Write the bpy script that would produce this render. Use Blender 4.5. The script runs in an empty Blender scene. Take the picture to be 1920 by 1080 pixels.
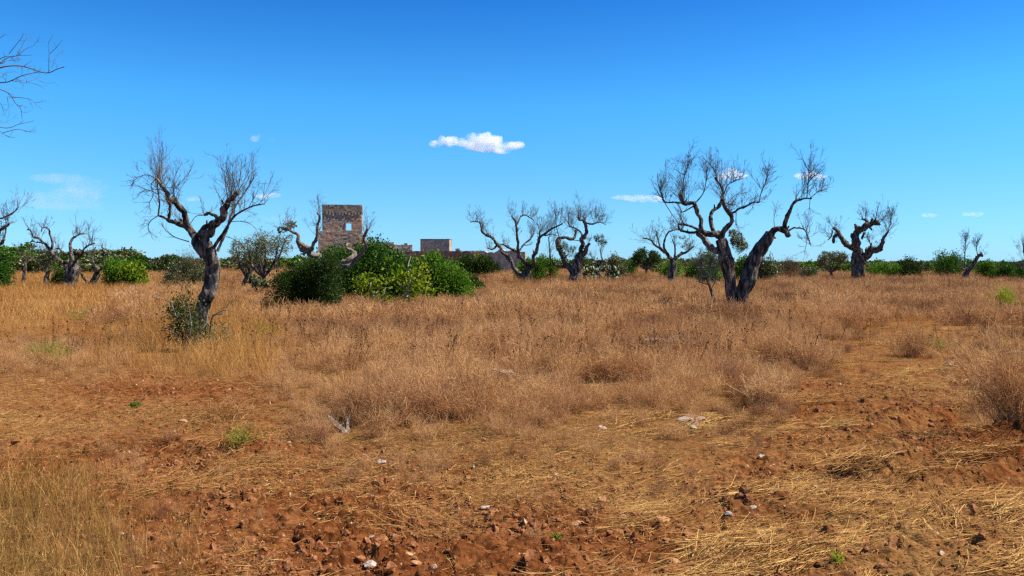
import bpy, math, random
import numpy as np

rng = np.random.default_rng(11)
random.seed(11)
S = bpy.context.scene
C = S.collection

# ------------------------------------------------------------------ camera, sky, sun, exposure
F, EYE, HOR = 1493.33, 1.7, 490.0          # focal length and horizon row of the 1920 px photograph
cam = bpy.data.cameras.new('camera')
cam.lens, cam.sensor_width = 28.0, 36.0
cam.shift_y = -50.0 / 1920.0
cam.clip_start, cam.clip_end = 0.05, 30000.0
cam_o = bpy.data.objects.new('camera', cam)
C.objects.link(cam_o)
cam_o.location = (0, 0, EYE)
cam_o.rotation_euler = (math.pi / 2, 0, 0)
S.camera = cam_o

SUN_AZ, SUN_EL = math.radians(90), math.radians(52)      # azimuth measured from +Y towards +X
world = bpy.data.worlds.new("World")
S.world = world
world.use_nodes = True
wn, wl = world.node_tree.nodes, world.node_tree.links
wn.clear()
sky = wn.new('ShaderNodeTexSky')
sky.sky_type = 'NISHITA'
sky.sun_disc = False
sky.sun_elevation, sky.sun_rotation = SUN_EL, SUN_AZ
sky.altitude, sky.air_density, sky.dust_density, sky.ozone_density = 300, 1.0, 0.1, 2.2
wtc = wn.new('ShaderNodeTexCoord'); wsx = wn.new('ShaderNodeSeparateXYZ'); wrp = wn.new('ShaderNodeValToRGB'); wmx = wn.new('ShaderNodeMix')
wl.new(wtc.outputs['Generated'], wsx.inputs[0]); wl.new(wsx.outputs[2], wrp.inputs[0])
for k_, (p_, c_) in enumerate([(0.0, (.30, .62, 1.15)), (.07, (.29, .64, 1.0)), (.19, (.21, .735, 1.12)), (.34, (.07, .45, .98)), (.7, (.15, .46, .9))]):
    e_ = wrp.color_ramp.elements[k_] if k_ < 2 else wrp.color_ramp.elements.new(p_)
    e_.position = p_; e_.color = (*c_, 1)
wmx.data_type = 'RGBA'; wmx.blend_type = 'MULTIPLY'; wmx.inputs[0].default_value = 1.0       # a clear, deep blue polarised sky
bg = wn.new('ShaderNodeBackground')
bg.inputs[1].default_value = 0.084
wo = wn.new('ShaderNodeOutputWorld')
wl.new(sky.outputs[0], wmx.inputs[6]); wl.new(wrp.outputs[0], wmx.inputs[7])
wl.new(wmx.outputs[2], bg.inputs[0])
wl.new(bg.outputs[0], wo.inputs[0])

sun = bpy.data.lights.new('sun', 'SUN')
sun.energy, sun.angle, sun.color = 5.0, math.radians(0.5), (1.0, 0.95, 0.86)
sun_o = bpy.data.objects.new('sun', sun)
C.objects.link(sun_o)
sun_o.location = (60, 20, 60)
sun_o.rotation_euler = (math.pi / 2 - SUN_EL, 0, math.pi - SUN_AZ)

S.view_settings.view_transform = 'Standard'
S.view_settings.look = 'None'
S.view_settings.exposure = 1.0
S.view_settings.gamma = 1.0
cy = S.cycles
cy.max_bounces = 24
cy.diffuse_bounces = 2
cy.glossy_bounces = 2
cy.transmission_bounces = 3
cy.volume_bounces = 20
cy.transparent_max_bounces = 8
cy.use_denoising = False
cy.pixel_filter_type = 'BLACKMAN_HARRIS'
cy.filter_width = 1.4


# ------------------------------------------------------------------ noise
def _h(ix, iy, iz, s):
    n = (ix.astype(np.int64) * 374761393 + iy.astype(np.int64) * 668265263 + iz.astype(np.int64) * 2147483647 + s * 974634777) & 0x7fffffff
    n = ((n ^ (n >> 13)) * 1274126177) & 0x7fffffff
    n = ((n ^ (n >> 16)) * 668265263) & 0x7fffffff
    return (n & 0xffff) / 65535.0


def noise2(x, y, s=0):
    x = np.asarray(x, float); y = np.asarray(y, float)
    fx, fy = np.floor(x), np.floor(y)
    u, v = x - fx, y - fy
    u, v = u * u * (3 - 2 * u), v * v * (3 - 2 * v)
    ix, iy = fx.astype(np.int64), fy.astype(np.int64)
    z = np.zeros_like(ix)
    a = _h(ix, iy, z, s); b = _h(ix + 1, iy, z, s); c = _h(ix, iy + 1, z, s); d = _h(ix + 1, iy + 1, z, s)
    return (a * (1 - u) + b * u) * (1 - v) + (c * (1 - u) + d * u) * v


def fbm2(x, y, s=0, o=4):
    t, a, n = 0.0, 0.5, 0.0
    for k in range(o):
        t = t + a * noise2(x * 2 ** k, y * 2 ** k, s + k * 17); n += a; a *= 0.5
    return t / n


def noise3(p, s=0):
    f = np.floor(p); w = p - f; w = w * w * (3 - 2 * w); i = f.astype(np.int64)
    r = 0.0
    for dx in (0, 1):
        for dy in (0, 1):
            for dz in (0, 1):
                k = (w[:, 0] if dx else 1 - w[:, 0]) * (w[:, 1] if dy else 1 - w[:, 1]) * (w[:, 2] if dz else 1 - w[:, 2])
                r = r + k * _h(i[:, 0] + dx, i[:, 1] + dy, i[:, 2] + dz, s)
    return r


# ------------------------------------------------------------------ what covers the field, as read off the photograph
ZONES = """
538: 20 w1g9; 150 g9; 260 g8w2; 400 g7w2; 560 w7g3; 800 w7g3; 960 g8w2; 1040 g6w5; 1200 w7g4; 1400 w9g2; 1600 w9; 1900 w9
575: 20 l8g2; 100 l8g2s1; 200 l5s4g1; 290 g5w5; 450 g8w3; 600 w8g2; 800 w9; 1000 w8g3; 1200 w9g2; 1400 w9; 1600 w9; 1750 w8; 1850 w4l4g2
620: 30 l6s2g3; 150 s5l5g1; 250 g4w4; 350 g8w3; 420 g9; 500 g6w4; 600 w9; 800 w9; 1000 w9; 1200 w9; 1400 w9; 1530 w8; 1620 w4l4g2; 1700 g3l6; 1850 l6w4
680: 30 w7; 150 w7; 250 g4w6; 340 g8w2; 410 g9; 480 g7w3; 550 w8; 700 w9; 900 w9; 1100 w9; 1300 w9; 1470 w9; 1570 w4l4; 1660 l6w3s2; 1760 w4l5; 1860 w6l3
740: 30 w4l5; 130 l5s4; 250 s8l3; 350 s8l2; 430 s6g2l3; 520 s5w4; 600 w8; 800 w9; 1000 w9; 1200 w9; 1350 w9; 1440 w8; 1530 l4s5w2; 1650 s5l5; 1800 l6s4; 1890 w8
800: 30 l7s3; 150 l6s3; 300 l7s3; 420 l4s4g3; 500 s5l4w2; 590 w8; 750 w9; 900 w9; 1000 w9; 1100 w7l4; 1250 l4w7; 1400 l4s4w5; 1550 l5s5; 1700 l5s6; 1800 s6l4w2; 1890 w9
860: 30 l4s5; 150 s6l3w2; 300 s6l3w2; 450 s6l3w2; 600 s5w5; 720 w6s3l3; 800 w6l4s2; 900 l6w5; 1050 l8w3; 1200 l6w5; 1300 l6w4; 1430 s5l5; 1600 l6s4; 1750 s8l2; 1900 s9
930: 40 g7w3s2; 130 g5s4w2; 220 s6l2w2; 320 s7l2w2; 450 l6s5; 600 s7l3; 750 l5s5; 900 l7s3; 1050 s6l4; 1150 l7s3; 1250 l7w4; 1350 l7s3; 1450 s8l2; 1550 l7s3; 1700 l7s4; 1900 l5s6
1000: 40 g9; 150 g9; 220 g7s3; 300 g3s6; 450 s8l3; 600 s9; 750 s9; 900 s9; 1050 s9; 1200 s8l3; 1350 s8l2; 1450 s6l4; 1600 l7s4; 1750 l8s3; 1900 l7s4
1070: 40 g9; 150 g9; 230 g8; 330 g5s3; 450 l5s5; 600 s9; 750 s9; 900 s8l3; 1050 l4s6; 1200 s8; 1350 l8s2; 1500 l5s5; 1700 l7s4; 1900 l7s4
"""
KEYS = 'wgls'
_zp, _zv = [], []
for line in ZONES.strip().splitlines():
    row, rest = line.split(':')
    for ent in rest.split(';'):
        px_, code = ent.split()
        v = [0, 0, 0, 0]
        for k in range(0, len(code), 2):
            v[KEYS.index(code[k])] = int(code[k + 1]) / 9
        _zp.append((float(px_), math.log(float(row) - HOR)))
        _zv.append(v)
_zp, _zv = np.array(_zp), np.array(_zv)
GX = np.linspace(-500, 2420, 147)
GV = np.linspace(math.log(12), math.log(900), 60)
_gx, _gv = np.meshgrid(GX, GV)
_cx = np.clip(_gx, 20, 1900); _cv = np.clip(_gv, _zp[:, 1].min(), _zp[:, 1].max())
_d = ((_cx[..., None] - _zp[:, 0]) / 62) ** 2 + ((_cv[..., None] - _zp[:, 1]) / 0.12) ** 2
_w = np.exp(-0.5 * (_d - _d.min(axis=2, keepdims=True)))
ZG = (_w @ _zv) / _w.sum(axis=2)[..., None]


def zone(x, y):
    """share of weeds, golden grass, straw litter and bare soil at ground points"""
    y = np.maximum(y, 1.0)
    jx = (fbm2(x / 1.1, y / 1.1, 5) - .5) * 130; jy = (fbm2(x / 0.9, y / 0.9, 9) - .5) * 0.28
    u = (960 + x / y * F + jx - GX[0]) / (GX[1] - GX[0])
    v = (np.log(EYE * F / y) + jy - GV[0]) / (GV[1] - GV[0])
    u = np.clip(u, 0, len(GX) - 1.001); v = np.clip(v, 0, len(GV) - 1.001)
    i, j = u.astype(int), v.astype(int); a, b = (u - i)[..., None], (v - j)[..., None]
    return (ZG[j, i] * (1 - a) + ZG[j, i + 1] * a) * (1 - b) + (ZG[j + 1, i] * (1 - a) + ZG[j + 1, i + 1] * a) * b


def seg_dist(x, y, ax, ay, bx, by):
    dx, dy = bx - ax, by - ay
    t = np.clip(((x - ax) * dx + (y - ay) * dy) / (dx * dx + dy * dy), 0, 1)
    side = (x - ax) * dy - (y - ay) * dx
    return np.hypot(x - ax - t * dx, y - ay - t * dy), side


def worley(x, y, s=0):
    """distance to the nearest scattered point and that point's own random number"""
    ix, iy = np.floor(x).astype(np.int64), np.floor(y).astype(np.int64)
    best = np.full(x.shape, 9.0); val = np.zeros(x.shape); z = np.zeros_like(ix)
    for dx in (-1, 0, 1):
        for dy in (-1, 0, 1):
            a, b = ix + dx, iy + dy
            d = (x - a - .1 - .8 * _h(a, b, z, s)) ** 2 + (y - b - .1 - .8 * _h(a, b, z + 1, s + 3)) ** 2
            m = d < best
            best = np.where(m, d, best); val = np.where(m, _h(a, b, z + 2, s + 7), val)
    return np.sqrt(best), val


def height(x, y, z=None):
    if z is None:
        z = zone(x, y)
    r = np.hypot(x, y)
    soil = z[..., 3]; lit = z[..., 2]
    near = np.clip(1 - r / 45, 0, 1)
    h = 0.16 * (fbm2(x / 5 + 3, y / 5, 1, 3) - .5) * np.clip(r / 6, .3, 1) + 0.10 * (fbm2(x / 1.1, y / 1.1, 2, 3) - .5) * near
    n1 = fbm2(x / 0.22, y / 0.22, 3, 3)
    n2 = noise2(x / 0.07, y / 0.07, 4)
    clod = np.abs(n1 - .5) * 2
    n3 = noise2(x / 0.035, y / 0.035, 14)
    h = h + near * (soil * 0.9 + 0.35 * lit + .12) * (0.07 * (0.35 - clod) + 0.024 * (n2 - .5) + .014 * (n3 - .5))
    for cell, amp, sd in ((.17, .060, 61), (.075, .030, 62), (.038, .013, 63)):
        wd, wv = worley(x / cell + .6 * (n2 - .5), y / cell + .6 * (n1 - .5), sd)
        h = h + near * (soil ** 1.3 * 1.0 + .3 * lit + .06) * amp * np.clip(1.15 - wd * 1.75, 0, .75) * np.clip(wv * 1.9 - .55, 0, 1.2)
    # the ploughed bank and its furrow, and the wheel rut along the cleared strip
    for (ax, ay, bx, by, w, a) in ((2.85, 6.35, 6.2, 7.9, .26, .20), (2.9, 5.85, 6.5, 7.2, .25, -.12), (3.9, 8.0, 6.0, 9.0, .16, -.11),
                                   (4.0, 8.5, 6.4, 9.6, .2, .07), (-4.6, 7.3, -2.1, 7.0, .25, .07), (-.1, 5.2, 1.9, 5.4, .2, .05)):
        d, sd = seg_dist(x, y, ax, ay, bx, by)
        h = h + a * np.exp(-(d / w) ** 2) * (0.7 + .6 * fbm2(x / .3, y / .3, 8, 2))
    return h


def gz(x, y):
    return float(height(np.array([x]), np.array([y]))[0])


def at(px, py):
    """ground point seen at a pixel of the photograph"""
    Y = EYE * F / (py - HOR)
    return (px - 960) / F * Y, Y


def P(px, py, Y):
    return np.array([(px - 960) / F * Y, Y, EYE - (py - HOR) / F * Y])


# ------------------------------------------------------------------ meshes and objects
class MB:
    def __init__(s):
        s.v, s.f3, s.f4, s.t, s.n = [], [], [], [], 0

    def add(s, v, f, t=0.5):
        v = np.asarray(v, float).reshape(-1, 3); f = np.asarray(f, np.int64)
        s.v.append(v); s.t.append(np.broadcast_to(np.asarray(t, float), (len(v),)).copy())
        (s.f3 if f.shape[1] == 3 else s.f4).append(f + s.n)
        s.n += len(v)

    def mesh(s, name, mat, smooth=False):
        me = bpy.data.meshes.new(name)
        v = np.concatenate(s.v); f3 = np.concatenate(s.f3) if s.f3 else np.zeros((0, 3), int); f4 = np.concatenate(s.f4) if s.f4 else np.zeros((0, 4), int)
        me.vertices.add(len(v)); me.vertices.foreach_set('co', v.astype(np.float32).ravel())
        nl = f3.size + f4.size; me.loops.add(nl)
        me.loops.foreach_set('vertex_index', np.concatenate([f3.ravel(), f4.ravel()]).astype(np.int32))
        me.polygons.add(len(f3) + len(f4))
        st = np.concatenate([np.arange(len(f3)) * 3, len(f3) * 3 + np.arange(len(f4)) * 4])
        me.polygons.foreach_set('loop_start', st.astype(np.int32))
        me.polygons.foreach_set('use_smooth', np.full(len(f3) + len(f4), smooth))
        me.update(calc_edges=True)
        a = me.attributes.new('tint', 'FLOAT', 'POINT'); a.data.foreach_set('value', np.concatenate(s.t).astype(np.float32))
        me.materials.append(mat)
        return me

    def build(s, name, mat, parent=None, loc=None, smooth=False):
        """links the collected shapes as ONE mesh object; world coordinates are kept under the parent"""
        base = np.array(parent.location) if parent is not None else (np.array(loc, float) if loc is not None else np.zeros(3))
        if parent is not None and parent.parent is not None:
            base = base + np.array(parent.parent.location)
        s.v = [q - base for q in s.v]
        o = bpy.data.objects.new(name, s.mesh(name, mat, smooth)); C.objects.link(o)
        if parent is not None:
            o.parent = parent
        else:
            o.location = base
        return o


def tag(o, label=None, cat=None, group=None, kind=None):
    for k, v in (('label', label), ('category', cat), ('group', group), ('kind', kind)):
        if v:
            o[k] = v
    return o


def empty(name, loc, label, cat, group=None):
    o = bpy.data.objects.new(name, None); C.objects.link(o)
    o.location = loc; o.empty_display_size = .3
    return tag(o, label, cat, group)


# ------------------------------------------------------------------ materials
def new_mat(name):
    m = bpy.data.materials.new(name); m.use_nodes = True
    n, l = m.node_tree.nodes, m.node_tree.links
    n.clear()
    return m, n, l, n.new('ShaderNodeOutputMaterial')


ALB = .90


def dim(stops, k=ALB):
    return [(p, (c[0] * k, c[1] * k, c[2] * k * (.84 if c[0] > 1.9 * c[2] else 1))) for p, c in stops]


def ramp(n, l, src, stops):
    r = n.new('ShaderNodeValToRGB')
    e = r.color_ramp.elements
    while len(e) < len(stops):
        e.new(0.5)
    for k, (p, c) in enumerate(stops):
        e[k].position = p; e[k].color = (*c, 1)
    l.new(src, r.inputs[0])
    return r.outputs[0]


def math_node(n, l, op, a, b):
    q = n.new('ShaderNodeMath'); q.operation = op
    for k, s in enumerate((a, b)):
        if hasattr(s, 'links'):
            l.new(s, q.inputs[k])
        else:
            q.inputs[k].default_value = s
    return q.outputs[0]


def mixc(n, l, fac, a, b, mode='MIX'):
    q = n.new('ShaderNodeMix'); q.data_type = 'RGBA'; q.blend_type = mode
    for k, s in ((0, fac), (6, a), (7, b)):
        if hasattr(s, 'links'):
            l.new(s, q.inputs[k])
        else:
            q.inputs[k].default_value = s if k == 0 else (*s, 1)
    return q.outputs[2]


def noise_tex(n, l, scale, detail=4, vec='Object', rough=.6, stretch=None):
    tc = n.new('ShaderNodeTexCoord'); t = n.new('ShaderNodeTexNoise')
    t.inputs['Scale'].default_value = scale; t.inputs['Detail'].default_value = detail; t.inputs['Roughness'].default_value = rough
    if vec == 'World':
        g = n.new('ShaderNodeNewGeometry'); src = g.outputs['Position']
    else:
        src = tc.outputs[vec]
    if stretch:
        mp = n.new('ShaderNodeMapping'); mp.inputs['Scale'].default_value = stretch
        l.new(src, mp.inputs[0]); src = mp.outputs[0]
    l.new(src, t.inputs['Vector'])
    return t.outputs[0]


def leaf_mat(name, stops, patch=None, trans=0.3, gloss=0.0, patch_scale=0.35):
    """thin leaves and stalks: colour from the leaf's own tint, its plant's own random number and the patch of field it grows in"""
    m, n, l, out = new_mat(name)
    at_ = n.new('ShaderNodeAttribute'); at_.attribute_name = 'tint'
    oi = n.new('ShaderNodeObjectInfo')
    f = math_node(n, l, 'ADD', math_node(n, l, 'MULTIPLY', at_.outputs['Fac'], .72), math_node(n, l, 'MULTIPLY', oi.outputs['Random'], .28))
    col = ramp(n, l, f, dim(stops))
    if patch:
        pn = noise_tex(n, l, patch_scale, 3, 'World')
        pf = ramp(n, l, pn, [(.42, (0, 0, 0)), (.62, (1, 1, 1))])
        col = mixc(n, l, math_node(n, l, 'MULTIPLY', pf, patch[0]), col, dim([(0, patch[1])])[0][1])
    d = n.new('ShaderNodeBsdfDiffuse'); t = n.new('ShaderNodeBsdfTranslucent'); mx = n.new('ShaderNodeMixShader')
    mx.inputs[0].default_value = trans
    l.new(col, d.inputs[0]); l.new(col, t.inputs[0])
    l.new(d.outputs[0], mx.inputs[1]); l.new(t.outputs[0], mx.inputs[2])
    sh = mx.outputs[0]
    if gloss:
        g = n.new('ShaderNodeBsdfGlossy'); g.inputs['Roughness'].default_value = .42; g.inputs[0].default_value = (1, 1, 1, 1)
        m2 = n.new('ShaderNodeMixShader'); m2.inputs[0].default_value = gloss
        l.new(sh, m2.inputs[1]); l.new(g.outputs[0], m2.inputs[2]); sh = m2.outputs[0]
    l.new(sh, out.inputs[0])
    return m


def solid_mat(name, stops, scale=6, stretch=None, bump=.4, bump_scale=30, rough=.9, second=None, vec='Object'):
    m, n, l, out = new_mat(name)
    col = ramp(n, l, noise_tex(n, l, scale, 6, vec, .65, stretch), dim(stops))
    if second:
        f = ramp(n, l, noise_tex(n, l, second[0], 4, vec), [(second[1], (0, 0, 0)), (second[1] + .12, (1, 1, 1))])
        col = mixc(n, l, f, col, second[2])
    p = n.new('ShaderNodeBsdfPrincipled'); p.inputs['Roughness'].default_value = rough
    p.inputs['Specular IOR Level'].default_value = .15
    b = n.new('ShaderNodeBump'); b.inputs['Strength'].default_value = bump; b.inputs['Distance'].default_value = .05
    l.new(noise_tex(n, l, bump_scale, 5, vec, .7, stretch), b.inputs['Height'])
    l.new(col, p.inputs['Base Color']); l.new(b.outputs[0], p.inputs['Normal'])
    l.new(p.outputs[0], out.inputs[0])
    return m


def ground_mat():
    m, n, l, out = new_mat('red_earth')
    def attr(a):
        q = n.new('ShaderNodeAttribute'); q.attribute_name = a
        return q.outputs['Fac']
    fine = noise_tex(n, l, 9, 8, 'Object', .7)
    soil = ramp(n, l, fine, dim([(.30, (.036, .0115, .005)), (.47, (.130, .041, .0150)), (.70, (.255, .096, .037))], .95))
    pale = ramp(n, l, noise_tex(n, l, 1.3, 5, 'Object'), [(.52, (0, 0, 0)), (.72, (1, 1, 1))])
    soil = mixc(n, l, math_node(n, l, 'MULTIPLY', pale, .45), soil, (.29, .125, .052))
    chaff = ramp(n, l, noise_tex(n, l, 38, 6, 'Object', .8), dim([(.34, (.075, .034, .014)), (.5, (.24, .122, .048)), (.66, (.45, .27, .115))], .95))
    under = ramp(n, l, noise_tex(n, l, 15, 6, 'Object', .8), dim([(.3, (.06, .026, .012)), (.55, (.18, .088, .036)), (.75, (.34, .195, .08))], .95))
    brk = noise_tex(n, l, 5, 7, 'Object', .75)
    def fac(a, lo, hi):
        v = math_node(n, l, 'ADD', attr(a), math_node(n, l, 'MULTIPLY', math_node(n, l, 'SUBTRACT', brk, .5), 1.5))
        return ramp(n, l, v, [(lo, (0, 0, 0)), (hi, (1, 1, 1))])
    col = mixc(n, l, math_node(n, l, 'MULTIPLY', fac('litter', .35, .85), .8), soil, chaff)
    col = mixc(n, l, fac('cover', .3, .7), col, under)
    p = n.new('ShaderNodeBsdfDiffuse')
    b = n.new('ShaderNodeBump'); b.inputs['Strength'].default_value = .9; b.inputs['Distance'].default_value = .02
    l.new(noise_tex(n, l, 42, 8, 'Object', .75), b.inputs['Height'])
    l.new(col, p.inputs[0]); l.new(b.outputs[0], p.inputs['Normal']); l.new(p.outputs[0], out.inputs[0])
    return m


def stone_mat(name, lo, mid, hi, patch, patch_at, bw=.55, bh=.28):
    """rubble masonry: blocks of uneven tone, mortar joints, patches of red plaster or lichen"""
    m, n, l, out = new_mat(name)
    tc = n.new('ShaderNodeTexCoord'); mp = n.new('ShaderNodeMapping')
    mp.inputs['Rotation'].default_value = (math.pi / 2, 0, 0)
    l.new(tc.outputs['Object'], mp.inputs[0])
    br = n.new('ShaderNodeTexBrick'); l.new(mp.outputs[0], br.inputs['Vector'])
    br.inputs['Scale'].default_value = 1; br.inputs['Brick Width'].default_value = bw; br.inputs['Row Height'].default_value = bh
    br.inputs['Mortar Size'].default_value = .025
    br.inputs['Color1'].default_value = (*lo, 1); br.inputs['Color2'].default_value = (*hi, 1); br.inputs['Mortar'].default_value = (*[c * .5 for c in lo], 1)
    n1 = ramp(n, l, noise_tex(n, l, 1.1, 6, 'Object', .75), [(.32, lo), (.5, mid), (.68, hi)])
    col = mixc(n, l, .9, br.outputs[0], n1)
    pf = ramp(n, l, noise_tex(n, l, .22, 5, 'Object', .65), [(patch_at, (0, 0, 0)), (patch_at + .1, (1, 1, 1))])
    col = mixc(n, l, math_node(n, l, 'MULTIPLY', pf, .8), col, patch)
    sp = ramp(n, l, noise_tex(n, l, 2.6, 6, 'Object', .8), [(.36, (.25, .25, .25)), (.5, (1, 1, 1))])
    col = mixc(n, l, .75, col, sp, 'MULTIPLY')
    p = n.new('ShaderNodeBsdfDiffuse')
    b = n.new('ShaderNodeBump'); b.inputs['Strength'].default_value = .8; b.inputs['Distance'].default_value = .15
    l.new(noise_tex(n, l, 2.2, 6, 'Object', .75), b.inputs['Height'])
    l.new(col, p.inputs[0]); l.new(b.outputs[0], p.inputs['Normal']); l.new(p.outputs[0], out.inputs[0])
    return m


M_GROUND = ground_mat()
M_WEED = leaf_mat('dry_weed', [(.08, (.17, .070, .033)), (.4, (.50, .242, .112)), (.7, (.76, .45, .22)), (.95, (.93, .68, .39))], (.4, (.40, .185, .108)), .28, patch_scale=.8)
M_WEEDDARK = leaf_mat('dark_dry_weed', [(.08, (.09, .035, .022)), (.4, (.26, .115, .062)), (.75, (.44, .225, .12)), (.97, (.66, .42, .23))], (.4, (.26, .105, .07)), .18)
M_GOLD = leaf_mat('golden_grass', [(.1, (.17, .066, .02)), (.45, (.48, .225, .07)), (.85, (.84, .50, .195))], (.5, (.36, .15, .052)), .25)
M_BROWNGRASS = leaf_mat('brown_grass', [(.08, (.07, .032, .010)), (.45, (.24, .125, .034)), (.8, (.46, .27, .085)), (.97, (.74, .50, .20))], (.4, (.20, .12, .03)), .2)  # browner grass for the near corner; part of its darkness is painted lens vignette
M_STRAW = leaf_mat('straw', [(.08, (.08, .034, .015)), (.35, (.33, .155, .06)), (.6, (.50, .275, .105)), (.92, (.76, .50, .215))], (.5, (.25, .105, .044)), .12)
M_UMBEL = leaf_mat('seed_heads', [(.1, (.03, .012, .008)), (.5, (.09, .04, .02)), (.95, (.22, .11, .05))], None, .1)
M_GREENWEED = leaf_mat('green_weed', [(.1, (.14, .13, .025)), (.5, (.32, .28, .055)), (.95, (.56, .46, .12))], None, .35)
M_YELLOW = leaf_mat('yellow_green', [(.1, (.14, .18, .02)), (.5, (.36, .38, .04)), (.95, (.66, .60, .10))], None, .35)
M_LENTISK = leaf_mat('dark_evergreen', [(.05, (.016, .042, .006)), (.45, (.040, .105, .010)), (.75, (.085, .18, .018)), (.97, (.15, .26, .03))], None, .25, .008)
M_BRIGHT = leaf_mat('bright_green', [(.05, (.03, .075, .006)), (.45, (.065, .155, .012)), (.75, (.13, .25, .02)), (.97, (.25, .36, .05))], None, .35, .008)
M_DARK = leaf_mat('blackish_green', [(.05, (.010, .022, .004)), (.5, (.026, .054, .008)), (.95, (.085, .12, .018))], None, .2, .008)
M_OLIVE = leaf_mat('olive_leaf', [(.05, (.030, .040, .012)), (.5, (.085, .098, .024)), (.8, (.165, .17, .045)), (.97, (.26, .25, .09))], None, .25, .04)
M_SUCKER = leaf_mat('sucker_leaf', [(.05, (.016, .026, .006)), (.5, (.045, .066, .014)), (.85, (.11, .135, .03)), (.97, (.22, .24, .08))], None, .22, .015)
M_FIG = leaf_mat('fig_leaf', [(.05, (.05, .10, .008)), (.45, (.13, .21, .014)), (.8, (.30, .35, .03)), (.97, (.52, .50, .06))], None, .4)
M_BROWNTWIG = leaf_mat('dry_brush', [(.05, (.05, .032, .02)), (.5, (.12, .085, .055)), (.95, (.24, .18, .12))], None, .15)
M_BARK = solid_mat('olive_bark', [(.36, (.010, .008, .006)), (.47, (.055, .042, .032)), (.62, (.25, .205, .16))], 10, (1, 1, .28), 1.0, 26, second=(1.8, .6, (.30, .23, .15)))
M_BARKPALE = solid_mat('weathered_limb', [(.25, (.055, .042, .032)), (.5, (.20, .155, .11)), (.75, (.42, .34, .245))], 8, (1, 1, .5), .9, 18)
M_TWIG = solid_mat('bare_twig', [(.3, (.065, .056, .050)), (.7, (.20, .175, .155))], 3, None, 0.1, 20)
M_PALESTEM = solid_mat('pale_stem', [(.3, (.22, .18, .13)), (.7, (.50, .43, .33))], 9, None, .3, 30)
M_LIME = solid_mat('limestone', [(.25, (.20, .16, .12)), (.5, (.45, .38, .29)), (.75, (.66, .58, .46))], 14, None, .35, 30, second=(9, .52, (.36, .19, .11)))
M_OUTCROP = solid_mat('weathered_limestone', [(.25, (.17, .13, .095)), (.5, (.36, .29, .215)), (.75, (.54, .46, .36))], 12, None, .5, 30, second=(7, .46, (.26, .13, .065)))
M_REDSTONE = solid_mat('red_stained_stone', [(.25, (.22, .085, .04)), (.5, (.44, .21, .11)), (.75, (.60, .37, .24))], 14, None, .35, 30)
M_CLOD = solid_mat('soil_clod', [(.25, (.09, .032, .014)), (.5, (.21, .076, .031)), (.75, (.42, .20, .10))], 1.5, None, .05, 6)
M_PEBBLE = solid_mat('pale_pebble', [(.25, (.22, .12, .07)), (.5, (.42, .28, .19)), (.75, (.62, .49, .38))], 1.2, None, .05, 6)
M_STUMP = solid_mat('grey_dead_wood', [(.25, (.09, .065, .048)), (.5, (.26, .20, .15)), (.75, (.46, .37, .29))], 18, (1, 1, .15), 1.0, 30)
M_TOWER = stone_mat('tower_masonry', (.18, .132, .098), (.34, .25, .185), (.52, .41, .31), (.44, .235, .14), .50, .4, .22)
M_PARAPET = stone_mat('parapet_masonry', (.13, .10, .072), (.26, .20, .145), (.42, .335, .245), (.11, .11, .05), .52)
M_RUBBLE = stone_mat('rubble_wall', (.22, .165, .115), (.44, .34, .25), (.62, .51, .39), (.32, .15, .09), .55, .42, .24)
M_REDWALL = stone_mat('red_rubble_wall', (.15, .075, .05), (.28, .145, .095), (.42, .25, .175), (.34, .12, .065), .5, .4, .22)
M_PALEBLOCK = stone_mat('pale_cut_stone', (.22, .155, .095), (.40, .30, .20), (.55, .43, .29), (.35, .26, .16), .6)

# ------------------------------------------------------------------ ground: one sheet out to the horizon
th = np.concatenate([np.linspace(-180, -46, 40)[:-1], np.linspace(-46, 46, 1400), np.linspace(46, 180, 40)[1:]])
rr = [0.0]
r = 1.2
while r < 9000:
    rr.append(r)
    r *= 1.0026 if 3.2 < r < 13 else (1.006 if 13 <= r < 25 else (1.014 if r < 80 and r >= 25 else 1.06))
rr = np.array(rr)
R_, T_ = np.meshgrid(rr, np.radians(th), indexing='ij')
gx_, gy_ = R_ * np.sin(T_), R_ * np.cos(T_)
zz = zone(gx_, gy_)
gh = height(gx_, gy_, zz)
nr, nt = gx_.shape
idx = np.arange(nr * nt).reshape(nr, nt)
quads = np.stack([idx[:-1, :-1], idx[:-1, 1:], idx[1:, 1:], idx[1:, :-1]], -1).reshape(-1, 4)[:, ::-1]
gm = MB()
gm.add(np.stack([gx_, gy_, gh], -1), quads)
ground = gm.build('ground', M_GROUND, smooth=False)
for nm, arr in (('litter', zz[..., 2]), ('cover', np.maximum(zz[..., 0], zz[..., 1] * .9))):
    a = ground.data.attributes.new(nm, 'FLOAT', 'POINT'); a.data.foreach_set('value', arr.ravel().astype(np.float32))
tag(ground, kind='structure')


# ------------------------------------------------------------------ shapes
def unit(v):
    return v / np.maximum(np.linalg.norm(v, axis=-1, keepdims=True), 1e-9)


def strips(mb, Pts, W, tint, flat=None):
    """ribbons: Pts n x m x 3, W n x m half-widths"""
    n, m, _ = Pts.shape
    d = unit(np.gradient(Pts, axis=1))
    side = rng.normal(size=(n, 1, 3)) if flat is None else flat
    s = unit(np.cross(d, np.broadcast_to(side, d.shape)))
    V = np.stack([Pts - s * W[..., None], Pts + s * W[..., None]], 2).reshape(-1, 3)
    b = (np.arange(n)[:, None] * m + np.arange(m - 1)[None]) * 2
    f = np.stack([b, b + 1, b + 3, b + 2], -1).reshape(-1, 4)
    mb.add(V, f, np.repeat(np.broadcast_to(tint, (n,)), m * 2))


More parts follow.
